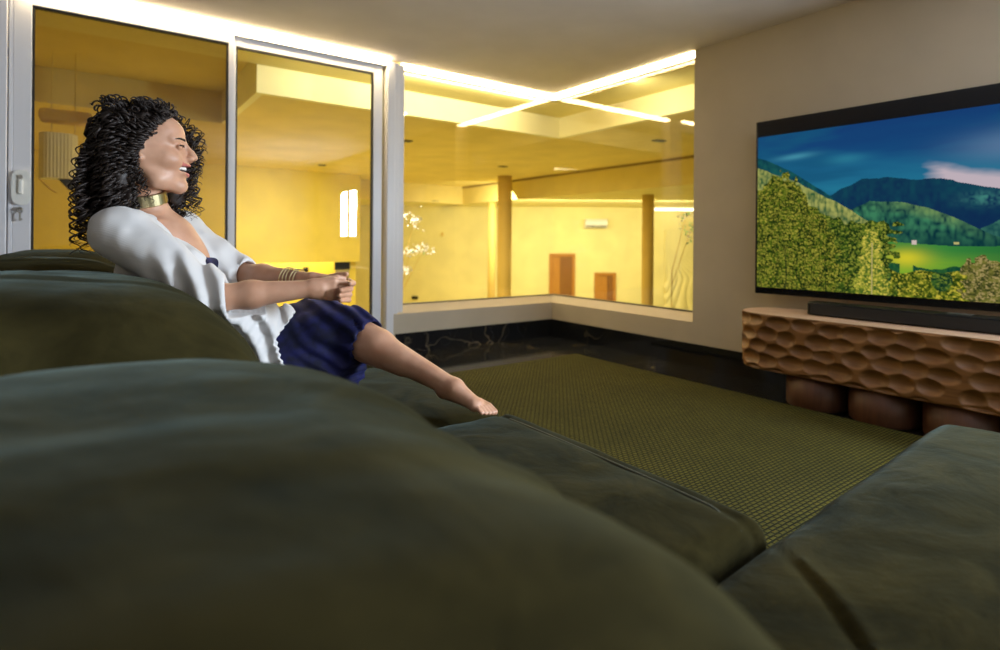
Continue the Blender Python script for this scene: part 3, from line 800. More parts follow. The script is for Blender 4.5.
# ================================================================== CARVED MEDIA BENCH
def bench():
    xf, xb, y0, y1, z0, z1 = 3.27, 3.73, .0, 2.065, .185, .52
    R = (xb - xf) / 2; cx = (xf + xb) / 2
    root = empty('media_bench', (cx, (y0 + y1) / 2, 0)); tag(root, 'low wooden media bench with a scooped dimpled front under the television', 'bench')
    st = (y1 - R) - (y0 + R); Lp = 2 * st + 2 * PI * R
    ns, nz = 900, 84
    sv = np.arange(ns) / ns * Lp; zv = np.linspace(0, 1, nz)
    def pth(s):
        x = np.zeros_like(s); y = np.zeros_like(s); nx = np.zeros_like(s); ny = np.zeros_like(s)
        a = s < st; x[a] = xf; y[a] = y0 + R + s[a]; nx[a] = -1
        b = (s >= st) & (s < st + PI * R); th = (s[b] - st) / R
        nx[b] = -np.cos(th); ny[b] = np.sin(th); x[b] = cx + R * nx[b]; y[b] = y1 - R + R * ny[b]
        c = (s >= st + PI * R) & (s < 2 * st + PI * R); x[c] = xb; y[c] = y1 - R - (s[c] - st - PI * R); nx[c] = 1
        d = s >= 2 * st + PI * R; th = (s[d] - 2 * st - PI * R) / R
        nx[d] = np.cos(th); ny[d] = -np.sin(th); x[d] = cx + R * nx[d]; y[d] = y0 + R + R * ny[d]
        return x, y, nx, ny
    x, y, nx, ny = pth(sv)
    H = z1 - z0
    rs = random.Random(11)
    disp = np.zeros((ns, nz))
    Sg, Zg = np.meshgrid(sv, z0 + zv * H, indexing='ij')
    rows = 4.6; rh = H / (rows - .35)
    ncol = int(Lp / .135)
    best = np.full((ns, nz), 9.0)
    for r_ in range(6):
        for c_ in range(ncol):
            cs = (c_ + (.5 if r_ % 2 else 0) + rs.uniform(-.22, .22)) * Lp / ncol; cz = z0 - .01 + r_ * rh * .96 + rs.uniform(-.013, .013)
            ax_ = rs.uniform(.058, .078); az = rs.uniform(.036, .047)
            ds = (Sg - cs + Lp / 2) % Lp - Lp / 2
            q = (ds / ax_) ** 2 + ((Zg - cz) / az) ** 2
            best = np.minimum(best, q)
    dep = np.clip(1 - best, 0, 1) ** .8
    dep = dep * .027
    edge = np.clip(zv / .04, 0, 1) * np.clip((1 - zv) / .03, 0, 1)
    rnd = (1 - np.sqrt(np.clip(1 - np.clip(1 - zv / .05, 0, 1) ** 2, 0, 1))) * .014 + (1 - np.sqrt(np.clip(1 - np.clip(1 - (1 - zv) / .03, 0, 1) ** 2, 0, 1))) * .008
    D = dep * edge[None] + rnd[None]
    X = x[:, None] - nx[:, None] * D; Y = y[:, None] - ny[:, None] * D
    V = np.stack([X, Y, Zg], -1).reshape(-1, 3)
    i = np.arange(ns); idx = np.arange(ns * nz).reshape(ns, nz)
    nxt = np.roll(idx, -1, 0)
    F = np.stack([idx[:, :-1], idx[:, 1:], nxt[:, 1:], nxt[:, :-1]], -1).reshape(-1, 4)
    np_mesh('carved_body', V, F, M['wood'], root)
    k = np.arange(0, ns, 6); q = MB()
    q.prism([(x[j] - nx[j] * .010, y[j] - ny[j] * .010, z1 - .004) for j in k][::-1], (0, 0, 0), (0, 0, .006)); q.build('top', M['wood_top'], root, bevel=.002)
    q = MB(); q.prism([(x[j] - nx[j] * .02, y[j] - ny[j] * .02, z0 + .002) for j in k][::-1], (0, 0, 0), (0, 0, .01)); q.build('underside', M['wood_leg'], root)
    for yc in (1.60, 1.255, .91, .565, .22):
        q = MB(); q.tube([(3.46, yc, 0), (3.46, yc, .012), (3.46, yc, .186)], [.155, .165, .165], 48)
        o = q.build('leg', M['wood_leg'], root)
        for pl in o.data.polygons: pl.use_smooth = len(pl.vertices) == 4
bench()
sb = empty('soundbar', (3.53, .98, .522)); tag(sb, 'long slim black soundbar on the wooden media bench', 'soundbar')
MB().box(3.475, 3.585, .28, 1.672, .524, .602).build('body', M['black'], sb, bevel=.010, seg=3)
MB().box(3.4735, 3.477, .30, 1.652, .532, .590).build('grille', mat('dark_mesh_grille', (.006, .007, .009, 1), .6), sb)
MB().box(3.50, 3.56, .90, 1.0, .602, .6035).build('control_strip', mat('grey_controls', (.08, .09, .1, 1), .3), sb)

# ================================================================== RUG
q = MB(); q.box(.35, 3.285, -.6, 3.455, .0, .016)
rug = q.build('rug', M['rug'], None, bevel=.006); tag(rug, 'large olive green woven rug on the black marble floor', 'rug')

# ================================================================== SOFA
sofa = empty('sectional_sofa', (.3, 1.6, 0)); tag(sofa, 'olive green velvet corner sofa with thick rounded back cushions and a long chaise', 'sofa')
def grid_field(lo, hi, h):
    ax = [np.arange(lo[i], hi[i] + h, h, dtype=np.float32) for i in range(3)]
    return np.meshgrid(*ax, indexing='ij')
def wrinkles(X, Y, Z, amp, sc=6, seed=0):
    a = noise3(X * sc + seed, Y * sc, Z * sc); b = noise3(X * sc * 2.3, Y * sc * 2.3 + seed, Z * sc * 2.3)
    return amp * (a + .45 * b)
def back_cushion(cx, hx, top, y0, y1, label=None, exp=2.6, seed=0, h=.011, dent=None):
    zc = .50 if top > .6 else .3; hz = top - zc
    X, Y, Z = grid_field((cx - hx - .05, y0 - .03, .30), (cx + hx + .05, y1 + .03, top + .05), h)
    U = np.abs((X - cx) / hx); W = np.abs((Z - zc) / hz); W = np.where(Z < zc, np.abs((Z - zc) / .26), W); v = np.abs((Y - (y0 + y1) / 2) / ((y1 - y0) / 2))
    f = ((U ** exp + W ** exp) ** (4.6 / exp) + v ** 4.6) ** (1 / 4.6)
    # grads differ with the axis: scale to something like a distance
    d = (f - 1) * .30
    d = d + wrinkles(X, Y * .55, Z, .0045, 7, seed) + .006 * noise3(X * 2.2, Y * 16 + seed, Z * 3) * np.clip(1 - v * .6, 0, 1)
    # side pull folds near the creases
    d = d + .004 * np.sin((X * 26 + Z * 18) + 3 * noise3(X * 3, Y * 3, Z * 3 + seed)) * np.clip((v - .72) * 4, 0, 1)
    if dent is not None: d = np.maximum(d, dent(X, Y, Z))
    V, F = surface_nets(d, np.array((X[0, 0, 0], Y[0, 0, 0], Z[0, 0, 0])), h)
    o = np_mesh('back_cushion', V, F, M['velvet'], sofa)
    return o
def body_dent(X, Y, Z):
    # hollow pressed by the woman's back
    a = np.array((.36, 1.98, .50)); b = np.array((.13, 1.96, 1.02)); ab = b - a; L2 = ab.dot(ab)
    t = np.clip(((X - a[0]) * ab[0] + (Y - a[1]) * ab[1] + (Z - a[2]) * ab[2]) / L2, 0, 1)
    dx = X - a[0] - t * ab[0]; dy = (Y - a[1] - t * ab[1]) * .62; dz = Z - a[2] - t * ab[2]
    return .150 - np.sqrt(dx ** 2 + dy ** 2 + dz ** 2)
back_cushion(-.03, .475, .800, .025, 1.045, seed=3)
back_cushion(-.10, .42, .872, 1.045, 1.975, seed=9, dent=body_dent)
back_cushion(-.14, .38, .882, 1.975, 2.90, seed=14, dent=body_dent)
back_cushion(-.14, .38, .893, 2.90, 3.80, seed=21)
back_cushion(-.05, .45, .842, -.98, .025, seed=30, h=.02)

def seat_cushion(x0, x1, y0, y1, top, name='seat_cushion', seed=0, h=.011, extra=None, r=.05, crown=.02, zb=.20):
    X, Y, Z = grid_field((x0 - .03, y0 - .03, zb - .03), (x1 + .03, y1 + .03, top + crown + .05), h)
    u = (X - (x0 + x1) / 2) / ((x1 - x0) / 2); v = (Y - (y0 + y1) / 2) / ((y1 - y0) / 2)
    cr = crown * np.clip(1 - u ** 4, 0, 1) * np.clip(1 - v ** 4, 0, 1)
    zt = top + cr
    hx, hy = (x1 - x0) / 2 - r, (y1 - y0) / 2 - r
    zc = (zt + zb) / 2; hz = (zt - zb) / 2 - r
    qx = np.abs(X - (x0 + x1) / 2) - hx; qy = np.abs(Y - (y0 + y1) / 2) - hy; qz = np.abs(Z - zc) - hz
    d = np.sqrt(np.maximum(qx, 0) ** 2 + np.maximum(qy, 0) ** 2 + np.maximum(qz, 0) ** 2) + np.minimum(np.maximum(qx, np.maximum(qy, qz)), 0) - r
    d = d + wrinkles(X, Y, Z, .0028, 8, seed)
    if extra is not None: d = d + extra(X, Y, Z)
    V, F = surface_nets(d, np.array((X[0, 0, 0], Y[0, 0, 0], Z[0, 0, 0])), h)
    return np_mesh(name, V, F, M['velvet'], sofa)
def seam_groove(xs, ys, ye, depth=.006):
    def g(X, Y, Z):
        dx = np.abs(X - xs); return depth * np.exp(-(dx / .010) ** 2) * (Z > .35)
    return g
def piping(parent, pts, r=.0045):
    o = MB().tube(pts, r, 6).build('piping', M['piping'], parent, smooth=True); return o
XS = .982
def seat(y0, y1, seed, top=.425, extra=None):
    c = seat_cushion(.18, 1.045, y0, y1, top, seed=seed, extra=extra or seam_groove(XS, 0, 0), r=.045, crown=.018)
    n = 40; pts = []
    def topz(x, y):
        u = (x - .605) / .425; v = (y - (y0 + y1) / 2) / ((y1 - y0) / 2); return top + .018 * max(0, 1 - u ** 4) * max(0, 1 - v ** 4)
    pts = [(XS - .0 - .03 * (1 - min(1, (i + 1) / 5)) , y0 + .022 + (y1 - y0 - .044) * i / n, topz(XS, y0 + .02 + (y1 - y0 - .04) * i / n) - (.004 if 2 < i < n - 2 else .012)) for i in range(n + 1)]
    piping(c, pts)
    return c
seat(.553, 1.388, 2, top=.434); seat(1.392, 2.205, 5); seat(2.209, 3.02, 8); seat(3.024, 3.80, 11)
def fold(X, Y, Z):
    # a pressed fold across the chaise near the back
    t = (Y - .43) - 1.25 * (X - .925) - 1.4 * (X - .925) ** 2
    w_ = np.clip(1 - np.abs((X - .85) / .12), 0, 1) ** .7
    return -.008 * np.exp(-(t / .009) ** 2) * w_ * (Z > .38) + .009 * np.exp(-((t - .024) / .011) ** 2) * w_ * (Z > .38)
ch = seat_cushion(.30, 2.045, -.40, .545, .415, 'chaise_cushion', seed=31, r=.06, crown=.028, extra=fold)
nv_ = len(ch.data.vertices); co_ = np.zeros(nv_ * 3, np.float32); ch.data.vertices.foreach_get('co', co_); co_ = co_.reshape(-1, 3)
k_ = np.clip((co_[:, 0] - .8) / 1.2, 0, 1.1); co_[:, 1] += .062 * k_ * np.clip(co_[:, 1] / .5, 0, 1); co_[:, 2] += .022 * k_ * np.clip((co_[:, 2] - .2) / .2, 0, 1)
ch.data.vertices.foreach_set('co', co_.ravel()); ch.data.update()
ch['label'] = 'long chaise seat in the foreground right'
q = MB(); q.box(-.50, 1.0, .56, 3.80, .06, .215); q.build('base', M['velvet'], sofa, bevel=.02)
q = MB(); q.box(-.50, 2.01, -.98, .56, .06, .215); q.build('chaise_base', M['velvet'], sofa, bevel=.02)
q = MB(); q.box(-.56, -.44, -.98, 3.80, .06, .62); q.build('back_frame', M['velvet'], sofa, bevel=.03)
for (a, b) in ((-.45, -.9), (-.45, 1.4), (-.45, 3.7), (.93, 3.7), (.93, .9), (1.93, -.3), (1.93, .48), (.3, -.9)):
    q = MB(); q.cyl((a, b, .0175), (a, b, .07), .03, 16); q.build('foot', M['black'], sofa)
# ================================================================== THE WOMAN
def Q(px, py, d):
    """point at distance d along the line of sight: used to lay out the pose"""
    z = CAM_H + ((241 + (px - 500) * .0076) - py) / 566. * d
    return np.array(fpt((px - 500) / 566. * d, d, z))
A3 = lambda *v: np.array(v, float)
# joints
pel = A3(.29, 1.965, .55); hipR = A3(.27, 1.88, .54); hipL = A3(.31, 2.05, .54)
kneeR = Q(349, 330, 1.80); kneeL = Q(322, 318, 1.91)
ankR = Q(454, 388, 1.645); toeR = Q(491, 411.5, 1.60)
ankL = A3(.60, 1.80, .49); toeL = A3(.70, 1.73, .468)
neckB = A3(.135, 1.965, 1.01)
shR = Q(122, 233, 1.53); shL = Q(181, 232, 1.85)
elR = Q(216, 298, 1.51); wrR = Q(313, 288.5, 1.60)
elL = Q(238, 274, 1.82); wrL = Q(312, 281, 1.71)
sx = shL - shR; sx[2] = 0; sx /= np.linalg.norm(sx)           # towards her left
cf = A3(sx[1], -sx[0], 0)                                      # chest forward
mid = (shR + shL) / 2
spine = (mid - pel) / np.linalg.norm(mid - pel)
cf2 = cf - spine * cf.dot(spine); cf2 /= np.linalg.norm(cf2)
TR = np.array([cf2, np.cross(spine, cf2), spine])              # torso axes
# head frame
yaw = math.radians(-8); pit = math.radians(3)
hO = A3(.118, 1.926, 1.198); HS = 1.04
hf = A3(math.cos(yaw) * math.cos(pit), math.sin(yaw) * math.cos(pit), math.sin(pit)); hl = A3(-math.sin(yaw), math.cos(yaw), 0); hu = np.cross(hf, hl)
HR = np.array([hf, hl, hu])
def Hd(a, b, c): return hO + HS * (a * hf + b * hl + c * hu)

def make_body():
    F = Field((-.10, 1.16, .40), (.98, 2.24, 1.36), .0034)
    T = TR
    # torso
    F.ell(pel + A3(0, 0, .01), (.115, .165, .11), .03, R=T)
    F.ell(pel + spine * .16 + cf2 * .005, (.085, .118, .13), .04, R=T)
    F.ell(pel + spine * .30, (.098, .140, .15), .04, R=T)
    F.cap(shR, shL, .048, .048, .05)
    F.cap(mid - spine * .04 + cf2 * .02, mid - spine * .12 + cf2 * .03, .085, .09, .05)
    for sgn in (-1, 1): F.ell(mid - spine * .155 + cf2 * .085 + sx * sgn * .075, (.05, .06, .06), .03, R=T)
    F.cap(mid + A3(-.01, 0, .0), mid + spine * .05 - cf * .01, .07, .05, .05)
    # collar bones
    for e, s_ in ((shR, -1), (shL, 1)): F.cap(mid + cf2 * .058 + sx * s_ * .02 + A3(0, 0, .012), e + cf2 * .03 + A3(0, 0, .025), .008, .007, .012)
    # neck
    nb = mid + A3(-.005, 0, .01); nt = Hd(-.012, 0, -.045)
    F.cap(nb, nt, .052, .048, .03)
    # arms
    for s_, e, w_ in ((shR, elR, wrR), (shL, elL, wrL)):
        F.cap(s_, e, .046, .037, .02)
        F.cap(e, e + (w_ - e) * .35, .0355, .036, .02); F.cap(e + (w_ - e) * .35, w_, .036, .0235, .02)
    # legs
    for h_, k_, a_, t_ in ((hipR, kneeR, ankR, toeR), (hipL, kneeL, ankL, toeL)):
        F.cap(h_, k_, .086, .058, .03)
        F.cap(k_, k_ + (a_ - k_) * .3, .056, .054, .02)
        back = A3(-.012, 0, -.016)
        F.cap(k_ + (a_ - k_) * .22 + back, k_ + (a_ - k_) * .55 + back * .5, .046, .034, .02)
        F.cap(k_ + (a_ - k_) * .3, a_, .048, .0275, .02)
        # foot: heel, instep, ball, toes
        fd = (t_ - a_); fdn = fd / np.linalg.norm(fd); side = np.cross(fdn, A3(0, 0, 1)); side /= np.linalg.norm(side)
        up = np.cross(side, fdn)
        heel = a_ - fdn * .030 - A3(0, 0, .022)
        F.cap(a_, heel, .029, .024, .012)
        ball = t_ - fdn * .045 + A3(0, 0, -.004)
        F.cap(a_ + fdn * .01, ball + up * .002, .028, .016, .014)
        F.cap(ball - side * .018, ball + side * .020, .014, .014, .012)
        F.cap(heel, ball + side * .01, .020, .013, .014)
        sg = 1 if h_ is hipR else -1
        for i in range(5):
            o_ = ball + side * sg * (-.026 + i * .0125) ; L_ = (.050, .048, .043, .037, .030)[i]; r_ = (.0105, .0082, .0078, .0074, .0070)[i]
            if sg < 0: pass
            mid_ = o_ + fdn * L_ * .55 + up * .003; tip_ = o_ + fdn * L_ - up * .002
            F.cap(o_, mid_, r_ * 1.05, r_, .004); F.cap(mid_, tip_, r_, r_ * .92, .002)
    # ---- hands: right hand near, left hand behind it, fingers folded together
    K = .003
    # right palm (thumb side up)
    hr = Q(331, 288, 1.622)
    F.cap(wrR, wrR + (hr - wrR) * .4, .0235, .026, .01)
    for i in range(4):
        kn = Q(334 - .6 * i, 281.0 + i * 5.2, 1.616 + .002 * i)
        F.cap(wrR + A3(0, 0, .010 - .007 * i), kn, .0175, .0125, .008)
        pip = Q(345.5 - 1.2 * i, 283.0 + i * 5.1, 1.632)
        dip = Q(347 - 1.2 * i, 283.5 + i * 5.0, 1.668)
        tip = Q(339 - 1.2 * i, 284.0 + i * 4.8, 1.702)
        r_ = (.0088, .0090, .0085, .0076)[i]
        F.cap(kn, pip, r_ * 1.12, r_, K); F.cap(pip, dip, r_, r_ * .93, K); F.cap(dip, tip, r_ * .93, r_ * .85, K)
    # left palm and fingers that come over on the near side
    for i in range(4):
        kn = Q(333.5 - .5 * i, 279.5 + i * 5.2, 1.712)
        F.cap(wrL + A3(0, 0, .010 - .007 * i), kn, .0175, .0125, .008)
        pip = Q(347.5 + (1.5 if i == 0 else 0) - i * .7, 280.8 + i * 5.5, 1.700)
        dip = Q(351.5 + (2 if i == 0 else 0) - i * .8, 283.2 + i * 5.6, 1.655)
        tip = Q((350, 341, 339.5, 341)[i], (284.0, 290.5, 295.2, 300.5)[i], (1.615, 1.597, 1.598, 1.605)[i])
        r_ = (.0086, .0090, .0086, .0078)[i]
        F.cap(kn, pip, r_ * 1.12, r_, K); F.cap(pip, dip, r_, r_ * .95, K); F.cap(dip, tip, r_ * .95, r_ * .86, K)
    # thumbs over the top
    F.cap(Q(320, 283, 1.70), Q(331, 277.5, 1.685), .014, .011, .006); F.cap(Q(331, 277.5, 1.685), Q(339, 275.3, 1.668), .011, .0095, .003); F.cap(Q(339, 275.3, 1.668), Q(346.5, 274.2, 1.652), .0095, .0075, .003)
    F.cap(Q(321, 285, 1.615), Q(329, 280, 1.625), .015, .012, .006); F.cap(Q(329, 280, 1.625), Q(337, 277.8, 1.638), .011, .0095, .003); F.cap(Q(337, 277.8, 1.638), Q(344, 278.5, 1.652), .0092, .0078, .003)
    # ---- head
    def e(c, r, k=.012, op='u'): F.ell(Hd(*c), np.array(r) * HS, k, op, R=HR)
    def c_(a, b, r0, r1, k=.012, op='u'): F.cap(Hd(*a), Hd(*b), r0 * HS, r1 * HS, k, op)
    e((-.012, 0, .044), (.100, .077, .083))
    for s_ in (-1, 1): e((.052, s_ * .036, -.054), (.026, .020, .026), .03)
    e((.040, 0, -.010), (.066, .061, .085), .02)
    e((.048, 0, .052), (.056, .060, .050), .02)
    for s_ in (-1, 1):
        c_((.0, s_ * .055, -.040), (.030, s_ * .048, -.078), .018, .016, .03)
        c_((.030, s_ * .048, -.080), (.083, s_ * .014, -.096), .016, .016, .03)
        c_((.088, s_ * .012, .036), (.074, s_ * .046, .032), .011, .011, .012)
        e((.068, s_ * .043, -.024), (.026, .022, .022), .016)
        c_((.050, s_ * .052, -.020), (.01, s_ * .058, -.010), .018, .016, .03)
    e((.083, 0, -.092), (.018, .022, .017), .016)
    e((.080, 0, -.044), (.029, .037, .030), .016)
    # nose
    c_((.098, 0, .028), (.116, 0, -.001), .0085, .0095, .010); c_((.116, 0, -.001), (.1235, 0, -.013), .0095, .0105, .008)
    for s_ in (-1, 1): e((.112, s_ * .012, -.019), (.012, .0085, .0085), .005)
    # eye sockets
    for s_ in (-1, 1):
        e((.106, s_ * .034, .013), (.014, .020, .010), .010, 's')
        e((.0845, s_ * .033, .012), (.0135, .0145, .0125), .003)
        c_((.097, s_ * .020, .0155), (.089, s_ * .047, .0125), .0048, .0046, .004)
        c_((.096, s_ * .020, .0060), (.088, s_ * .047, .0080), .0042, .0042, .004)
    # mouth: open smile
    for P_l, r_ in (((( .1090, 0, -.0365), (.1015, .020, -.0370), (.0860, .0375, -.0330)), (.0058, .0052, .0034)), (((.1035, 0, -.0630), (.0965, .020, -.0580), (.0850, .0375, -.0375)), (.0064, .0056, .0034))):
        for s_ in (-1, 1):
            for i in (0, 1): c_((P_l[i][0], s_ * P_l[i][1], P_l[i][2]), (P_l[i + 1][0], s_ * P_l[i + 1][1], P_l[i + 1][2]), r_[i], r_[i + 1], .004)
    e((.092, 0, -.0480), (.030, .041, .0098), .003, 's')
    for s_ in (-1, 1): c_((.103, s_ * .033, -.028), (.096, s_ * .038, -.055), .0035, .003, .006, 's') if False else None
    # ears
    for s_ in (-1, 1):
        e((-.006, s_ * .074, .004), (.014, .008, .027), .006)
        e((-.003, s_ * .083, .006), (.006, .005, .014), .004, 's')
        e((-.002, s_ * .080, -.024), (.008, .006, .009), .004)
    V, Fc = F.mesh()
    return V, Fc, F

bodyV, bodyF, BF = make_body()
def snap(p, d, off=0.):
    """move p inwards along d until it meets the skin"""
    d = np.array(d) / np.linalg.norm(d)
    for i in range(120):
        q = np.round((p - BF.lo) / BF.h).astype(int)
        if BF.d[tuple(q)] <= 0: break
        p = p + d * .0006
    return p - d * off
def skin_mat():
    m = mat('skin', (.60, .33, .21, 1), .48); t = NT(m)
    n = t.noise(t.pos(), 18, 4)
    t.l(t.ramp(n, [(.35, (.47, .24, .145, 1)), (.7, (.56, .31, .20, 1))]), t.b.inputs['Base Color'])
    t.b.inputs['Subsurface Weight'].default_value = .12
    t.b.inputs['Subsurface Radius'].default_value = (.02, .008, .004)
    return m
M['skin'] = skin_mat()
M['lip'] = mat('lips', (.42, .12, .11, 1), .35)
M['hair'] = mat('dark_brown_hair', (.016, .0085, .006, 1), .55)
M['eyew'] = mat('eye_white', (.8, .78, .76, 1), .2)
M['iris'] = mat('dark_iris', (.03, .018, .01, 1), .15)
M['teeth'] = mat('teeth', (.85, .81, .74, 1), .25)
M['mouth'] = mat('mouth_inside', (.10, .02, .02, 1), .5)
M['nail'] = mat('pale_nail', (.78, .55, .50, 1), .25)

def to_head(V):
    d = (V - hO) / HS
    return d @ hf, d @ hl, d @ hu
def person_mesh():
    V, Fq = bodyV, bodyF
    cen = V[Fq].mean(1)
    a, b, c = to_head(cen)
    mi = np.zeros(len(Fq), np.int32)
    inm = (a > .080) & (np.abs(b) < .036)
    ab = np.abs(b); lipU = (a > .08) & (ab < .040) & (np.abs(c - np.interp(ab, [0, .02, .0375], [-.0375, -.0380, -.0340])) < .0058 - .05 * ab) & (a > np.interp(ab, [0, .02, .0375], [.104, .097, .083]))
    lipL = (a > .08) & (ab < .040) & (np.abs(c - np.interp(ab, [0, .02, .0375], [-.0625, -.0575, -.0380])) < .0062 - .05 * ab) & (a > np.interp(ab, [0, .02, .0375], [.099, .092, .083]))
    mi[lipU | lipL] = 1
    ins = (a > .066) & (a < .0985 - np.abs(b) * .3) & (np.abs(b) < .030) & (c > -.0575) & (c < -.0415)
    mi[ins] = 6
    verts = [V]; faces = [Fq]; mats = [mi]; nv = len(V)
    def add(vs, fs, m_):
        nonlocal nv
        vs = np.array(vs, float); fq = []
        for f in fs:
            if len(f) == 4: fq.append(f)
            elif len(f) == 3: fq.append((f[0], f[1], f[2], f[2]))
            else:
                for i in range(1, len(f) - 1): fq.append((f[0], f[i], f[i + 1], f[i + 1]))
        tri = np.array(fq) + nv
        verts.append(vs); faces.append(tri); mats.append(np.full(len(tri), m_)); nv += len(vs)
    def blob(c_, r_, m_, n=16, R=None, half=None):
        th = np.linspace(0, PI, n); ph = np.linspace(0, 2 * PI, 2 * n, endpoint=False)
        P = np.array([[math.cos(t_) * r_[0], math.sin(t_) * math.cos(p) * r_[1], math.sin(t_) * math.sin(p) * r_[2]] for t_ in th for p in ph])
        P = c_ + P @ (HR if R is None else R)
        fs = []
        for i in range(n - 1):
            for j in range(2 * n): fs.append((i * 2 * n + j, i * 2 * n + (j + 1) % (2 * n), (i + 1) * 2 * n + (j + 1) % (2 * n), (i + 1) * 2 * n + j))
        add(P, fs, m_)
    for s_ in (-1, 1):
        blob(Hd(.0855, s_ * .033, .0120), (.0122 * HS,) * 3, 3)
        blob(Hd(.0938, s_ * .0345, .0118), (.0055, .0055, .0055), 4, 10)
        # lash line and brow, laid on the skin
        def on(a_, b_, c_): 
            dr = -(hf * .75 + hl * s_ * .66); return snap(Hd(a_ + .03, s_ * (b_ + .026), c_), dr, .0006)
        pts = [on(.0995 - .28 * (x - .018), x, .0135 + .0022 * math.sin((x - .018) / .031 * PI)) for x in np.linspace(.016, .050, 10)]
        pts = [np.array(p) for p in pts]
        vs, fs = tube_arrays(pts, [.001, .0018, .0023, .0026, .0028, .0028, .0028, .0027, .0023, .0015], 6); add(vs, fs, 2)
        pts = [on(.0985 - .30 * (x - .012), x, .0320 + .0050 * math.sin((x - .010) / .050 * PI * .8) - .004 * (x - .01) / .05) for x in np.linspace(.010, .060, 12)]
        vs, fs = tube_arrays(pts, [.0018, .0027, .0031, .0033, .0033, .0032, .003, .0028, .0025, .0021, .0016, .0008], 6); add(vs, fs, 2)
    # teeth: a curved upper row
    for i in range(12):
        t_ = (i - 5.5) / 6 * 1.0; ang = t_ * 1.15
        blob(Hd(.074 + .0270 * math.cos(ang), .0270 * math.sin(ang), -.0455), (.0030, .0030, .0050), 5, 8)
    V_ = np.concatenate(verts); F_ = np.concatenate(faces); m_ = np.concatenate(mats)
    return V_, F_, m_
V_, F_, m_i = person_mesh()
me = bpy.data.meshes.new('person')
quads = F_.tolist()
me.from_pydata(V_.tolist(), [], [q if q[2] != q[3] else q[:3] for q in quads])
me.polygons.foreach_set('material_index', m_i.astype(np.int32)); me.update()
woman = link('person', me, [M['skin'], M['lip'], M['hair'], M['eyew'], M['iris'], M['teeth'], M['mouth']], None, True)
tag(woman, 'smiling woman with long dark curls, white cardigan and navy dress sitting barefoot on the sofa', 'person')

# ---- nails
def ellm(name, c, r, R, m_, parent):
    th = np.linspace(0, PI, 9); ph = np.linspace(0, 2 * PI, 14, endpoint=False)
    P = np.array([[math.cos(t_) * r[0], math.sin(t_) * math.cos(p) * r[1], math.sin(t_) * math.sin(p) * r[2]] for t_ in th for p in ph])
    P = np.array(c) + P @ np.array(R)
    F = [(i * 14 + j, i * 14 + (j + 1) % 14, (i + 1) * 14 + (j + 1) % 14, (i + 1) * 14 + j) for i in range(8) for j in range(14)]
    return np_mesh(name, P, F, m_, parent)

# ---- dress
def thigh_pt(h_, k_, t): return h_ + (k_ - h_) * t
def make_dress():
    F = Field((.05, 1.50, .40), (.86, 2.26, 1.0), .0048)
    T = TR
    F.ell(pel + A3(0, 0, .01), (.125, .175, .12), .03, R=T)
    F.ell(pel + spine * .16 + cf2 * .005, (.093, .126, .13), .04, R=T)
    F.ell(pel + spine * .29, (.106, .148, .125), .04, R=T)
    for sgn in (-1, 1): F.ell(mid - spine * .150 + cf2 * .086 + sx * sgn * .066, (.056, .068, .060), .02, R=T)
    F.cap(mid - spine * .135 + cf2 * .118 - sx * .06, mid - spine * .135 + cf2 * .118 + sx * .06, .022, .022, .02)
    F.cap(hipR, kneeR + (kneeR - hipR) * .02, .100, .074, .05)
    F.cap(hipL, kneeL, .100, .074, .06)
    F.cap(thigh_pt(hipR, kneeR, .4) - A3(0, 0, .03), kneeR + A3(.012, -.01, -.075), .085, .062, .05)
    F.cap(thigh_pt(hipR, kneeR, .1) + A3(0, -.03, -.04), kneeR + A3(-.045, -.035, -.165), .075, .060, .06)
    F.cap(thigh_pt(hipR, kneeR, .5) + A3(0, -.03, -.06), kneeR + A3(.0, -.02, -.150), .070, .050, .05)
    F.cap(hipR + A3(.1, .1, .04), (kneeR + kneeL) / 2 + A3(-.02, 0, .020), .085, .060, .06)
    F.cap(thigh_pt(hipL, kneeL, .3) - A3(0, 0, .03), kneeL + A3(-.03, 0, -.10), .085, .06, .05)
    # calf part of the hem, gathered just past the knee
    kd = (ankR - kneeR) / np.linalg.norm(ankR - kneeR)
    F.cap(kneeR, kneeR + kd * .065, .072, .073, .02)
    X, Y, Z = np.meshgrid(*F.ax, indexing='ij')
    # folds: run across the thigh near the knee and along it elsewhere
    td = (kneeR - hipR) / np.linalg.norm(kneeR - hipR)
    s_ = (X - hipR[0]) * td[0] + (Y - hipR[1]) * td[1] + (Z - hipR[2]) * td[2]
    w_ = np.clip((s_ - .24) / .12, 0, 1)
    ph = s_ * 150 + 6 * noise3(X * 6, Y * 6, Z * 6) + (Z + Y) * 40
    F.d += .0038 * np.sin(ph) * w_
    F.d += .004 * noise3(X * 9, Y * 9, Z * 14) + .0018 * noise3(X * 26, Y * 26, Z * 40)
    # hem cut: open towards the shin
    hp = kneeR + kd * .080
    cut = (X - hp[0]) * kd[0] + (Y - hp[1]) * kd[1] + (Z - hp[2]) * kd[2] + .004 * np.sin(Z * 220)
    F.d = np.maximum(F.d, cut)
    # hollow inside the hem so that the leg comes out of it
    for a_, b_, r_ in ((kneeR + kd * .04, kneeR + kd * .14, .062),):
        F.cap(a_, b_, r_, r_, .004, 's')
    # keep above the seat
    F.d = np.maximum(F.d, .438 - Z)
    return F.mesh()
dv, df = make_dress()
mdr = mat('navy_velvet_dress', (.010, .012, .10, 1), .75, 0, Specular_IOR_Level=.2); t_ = NT(mdr)
mdr.node_tree.nodes['Principled BSDF'].inputs['Sheen Weight'].default_value = .15
mdr.node_tree.nodes['Principled BSDF'].inputs['Sheen Tint'].default_value = (.25, .3, 1, 1)
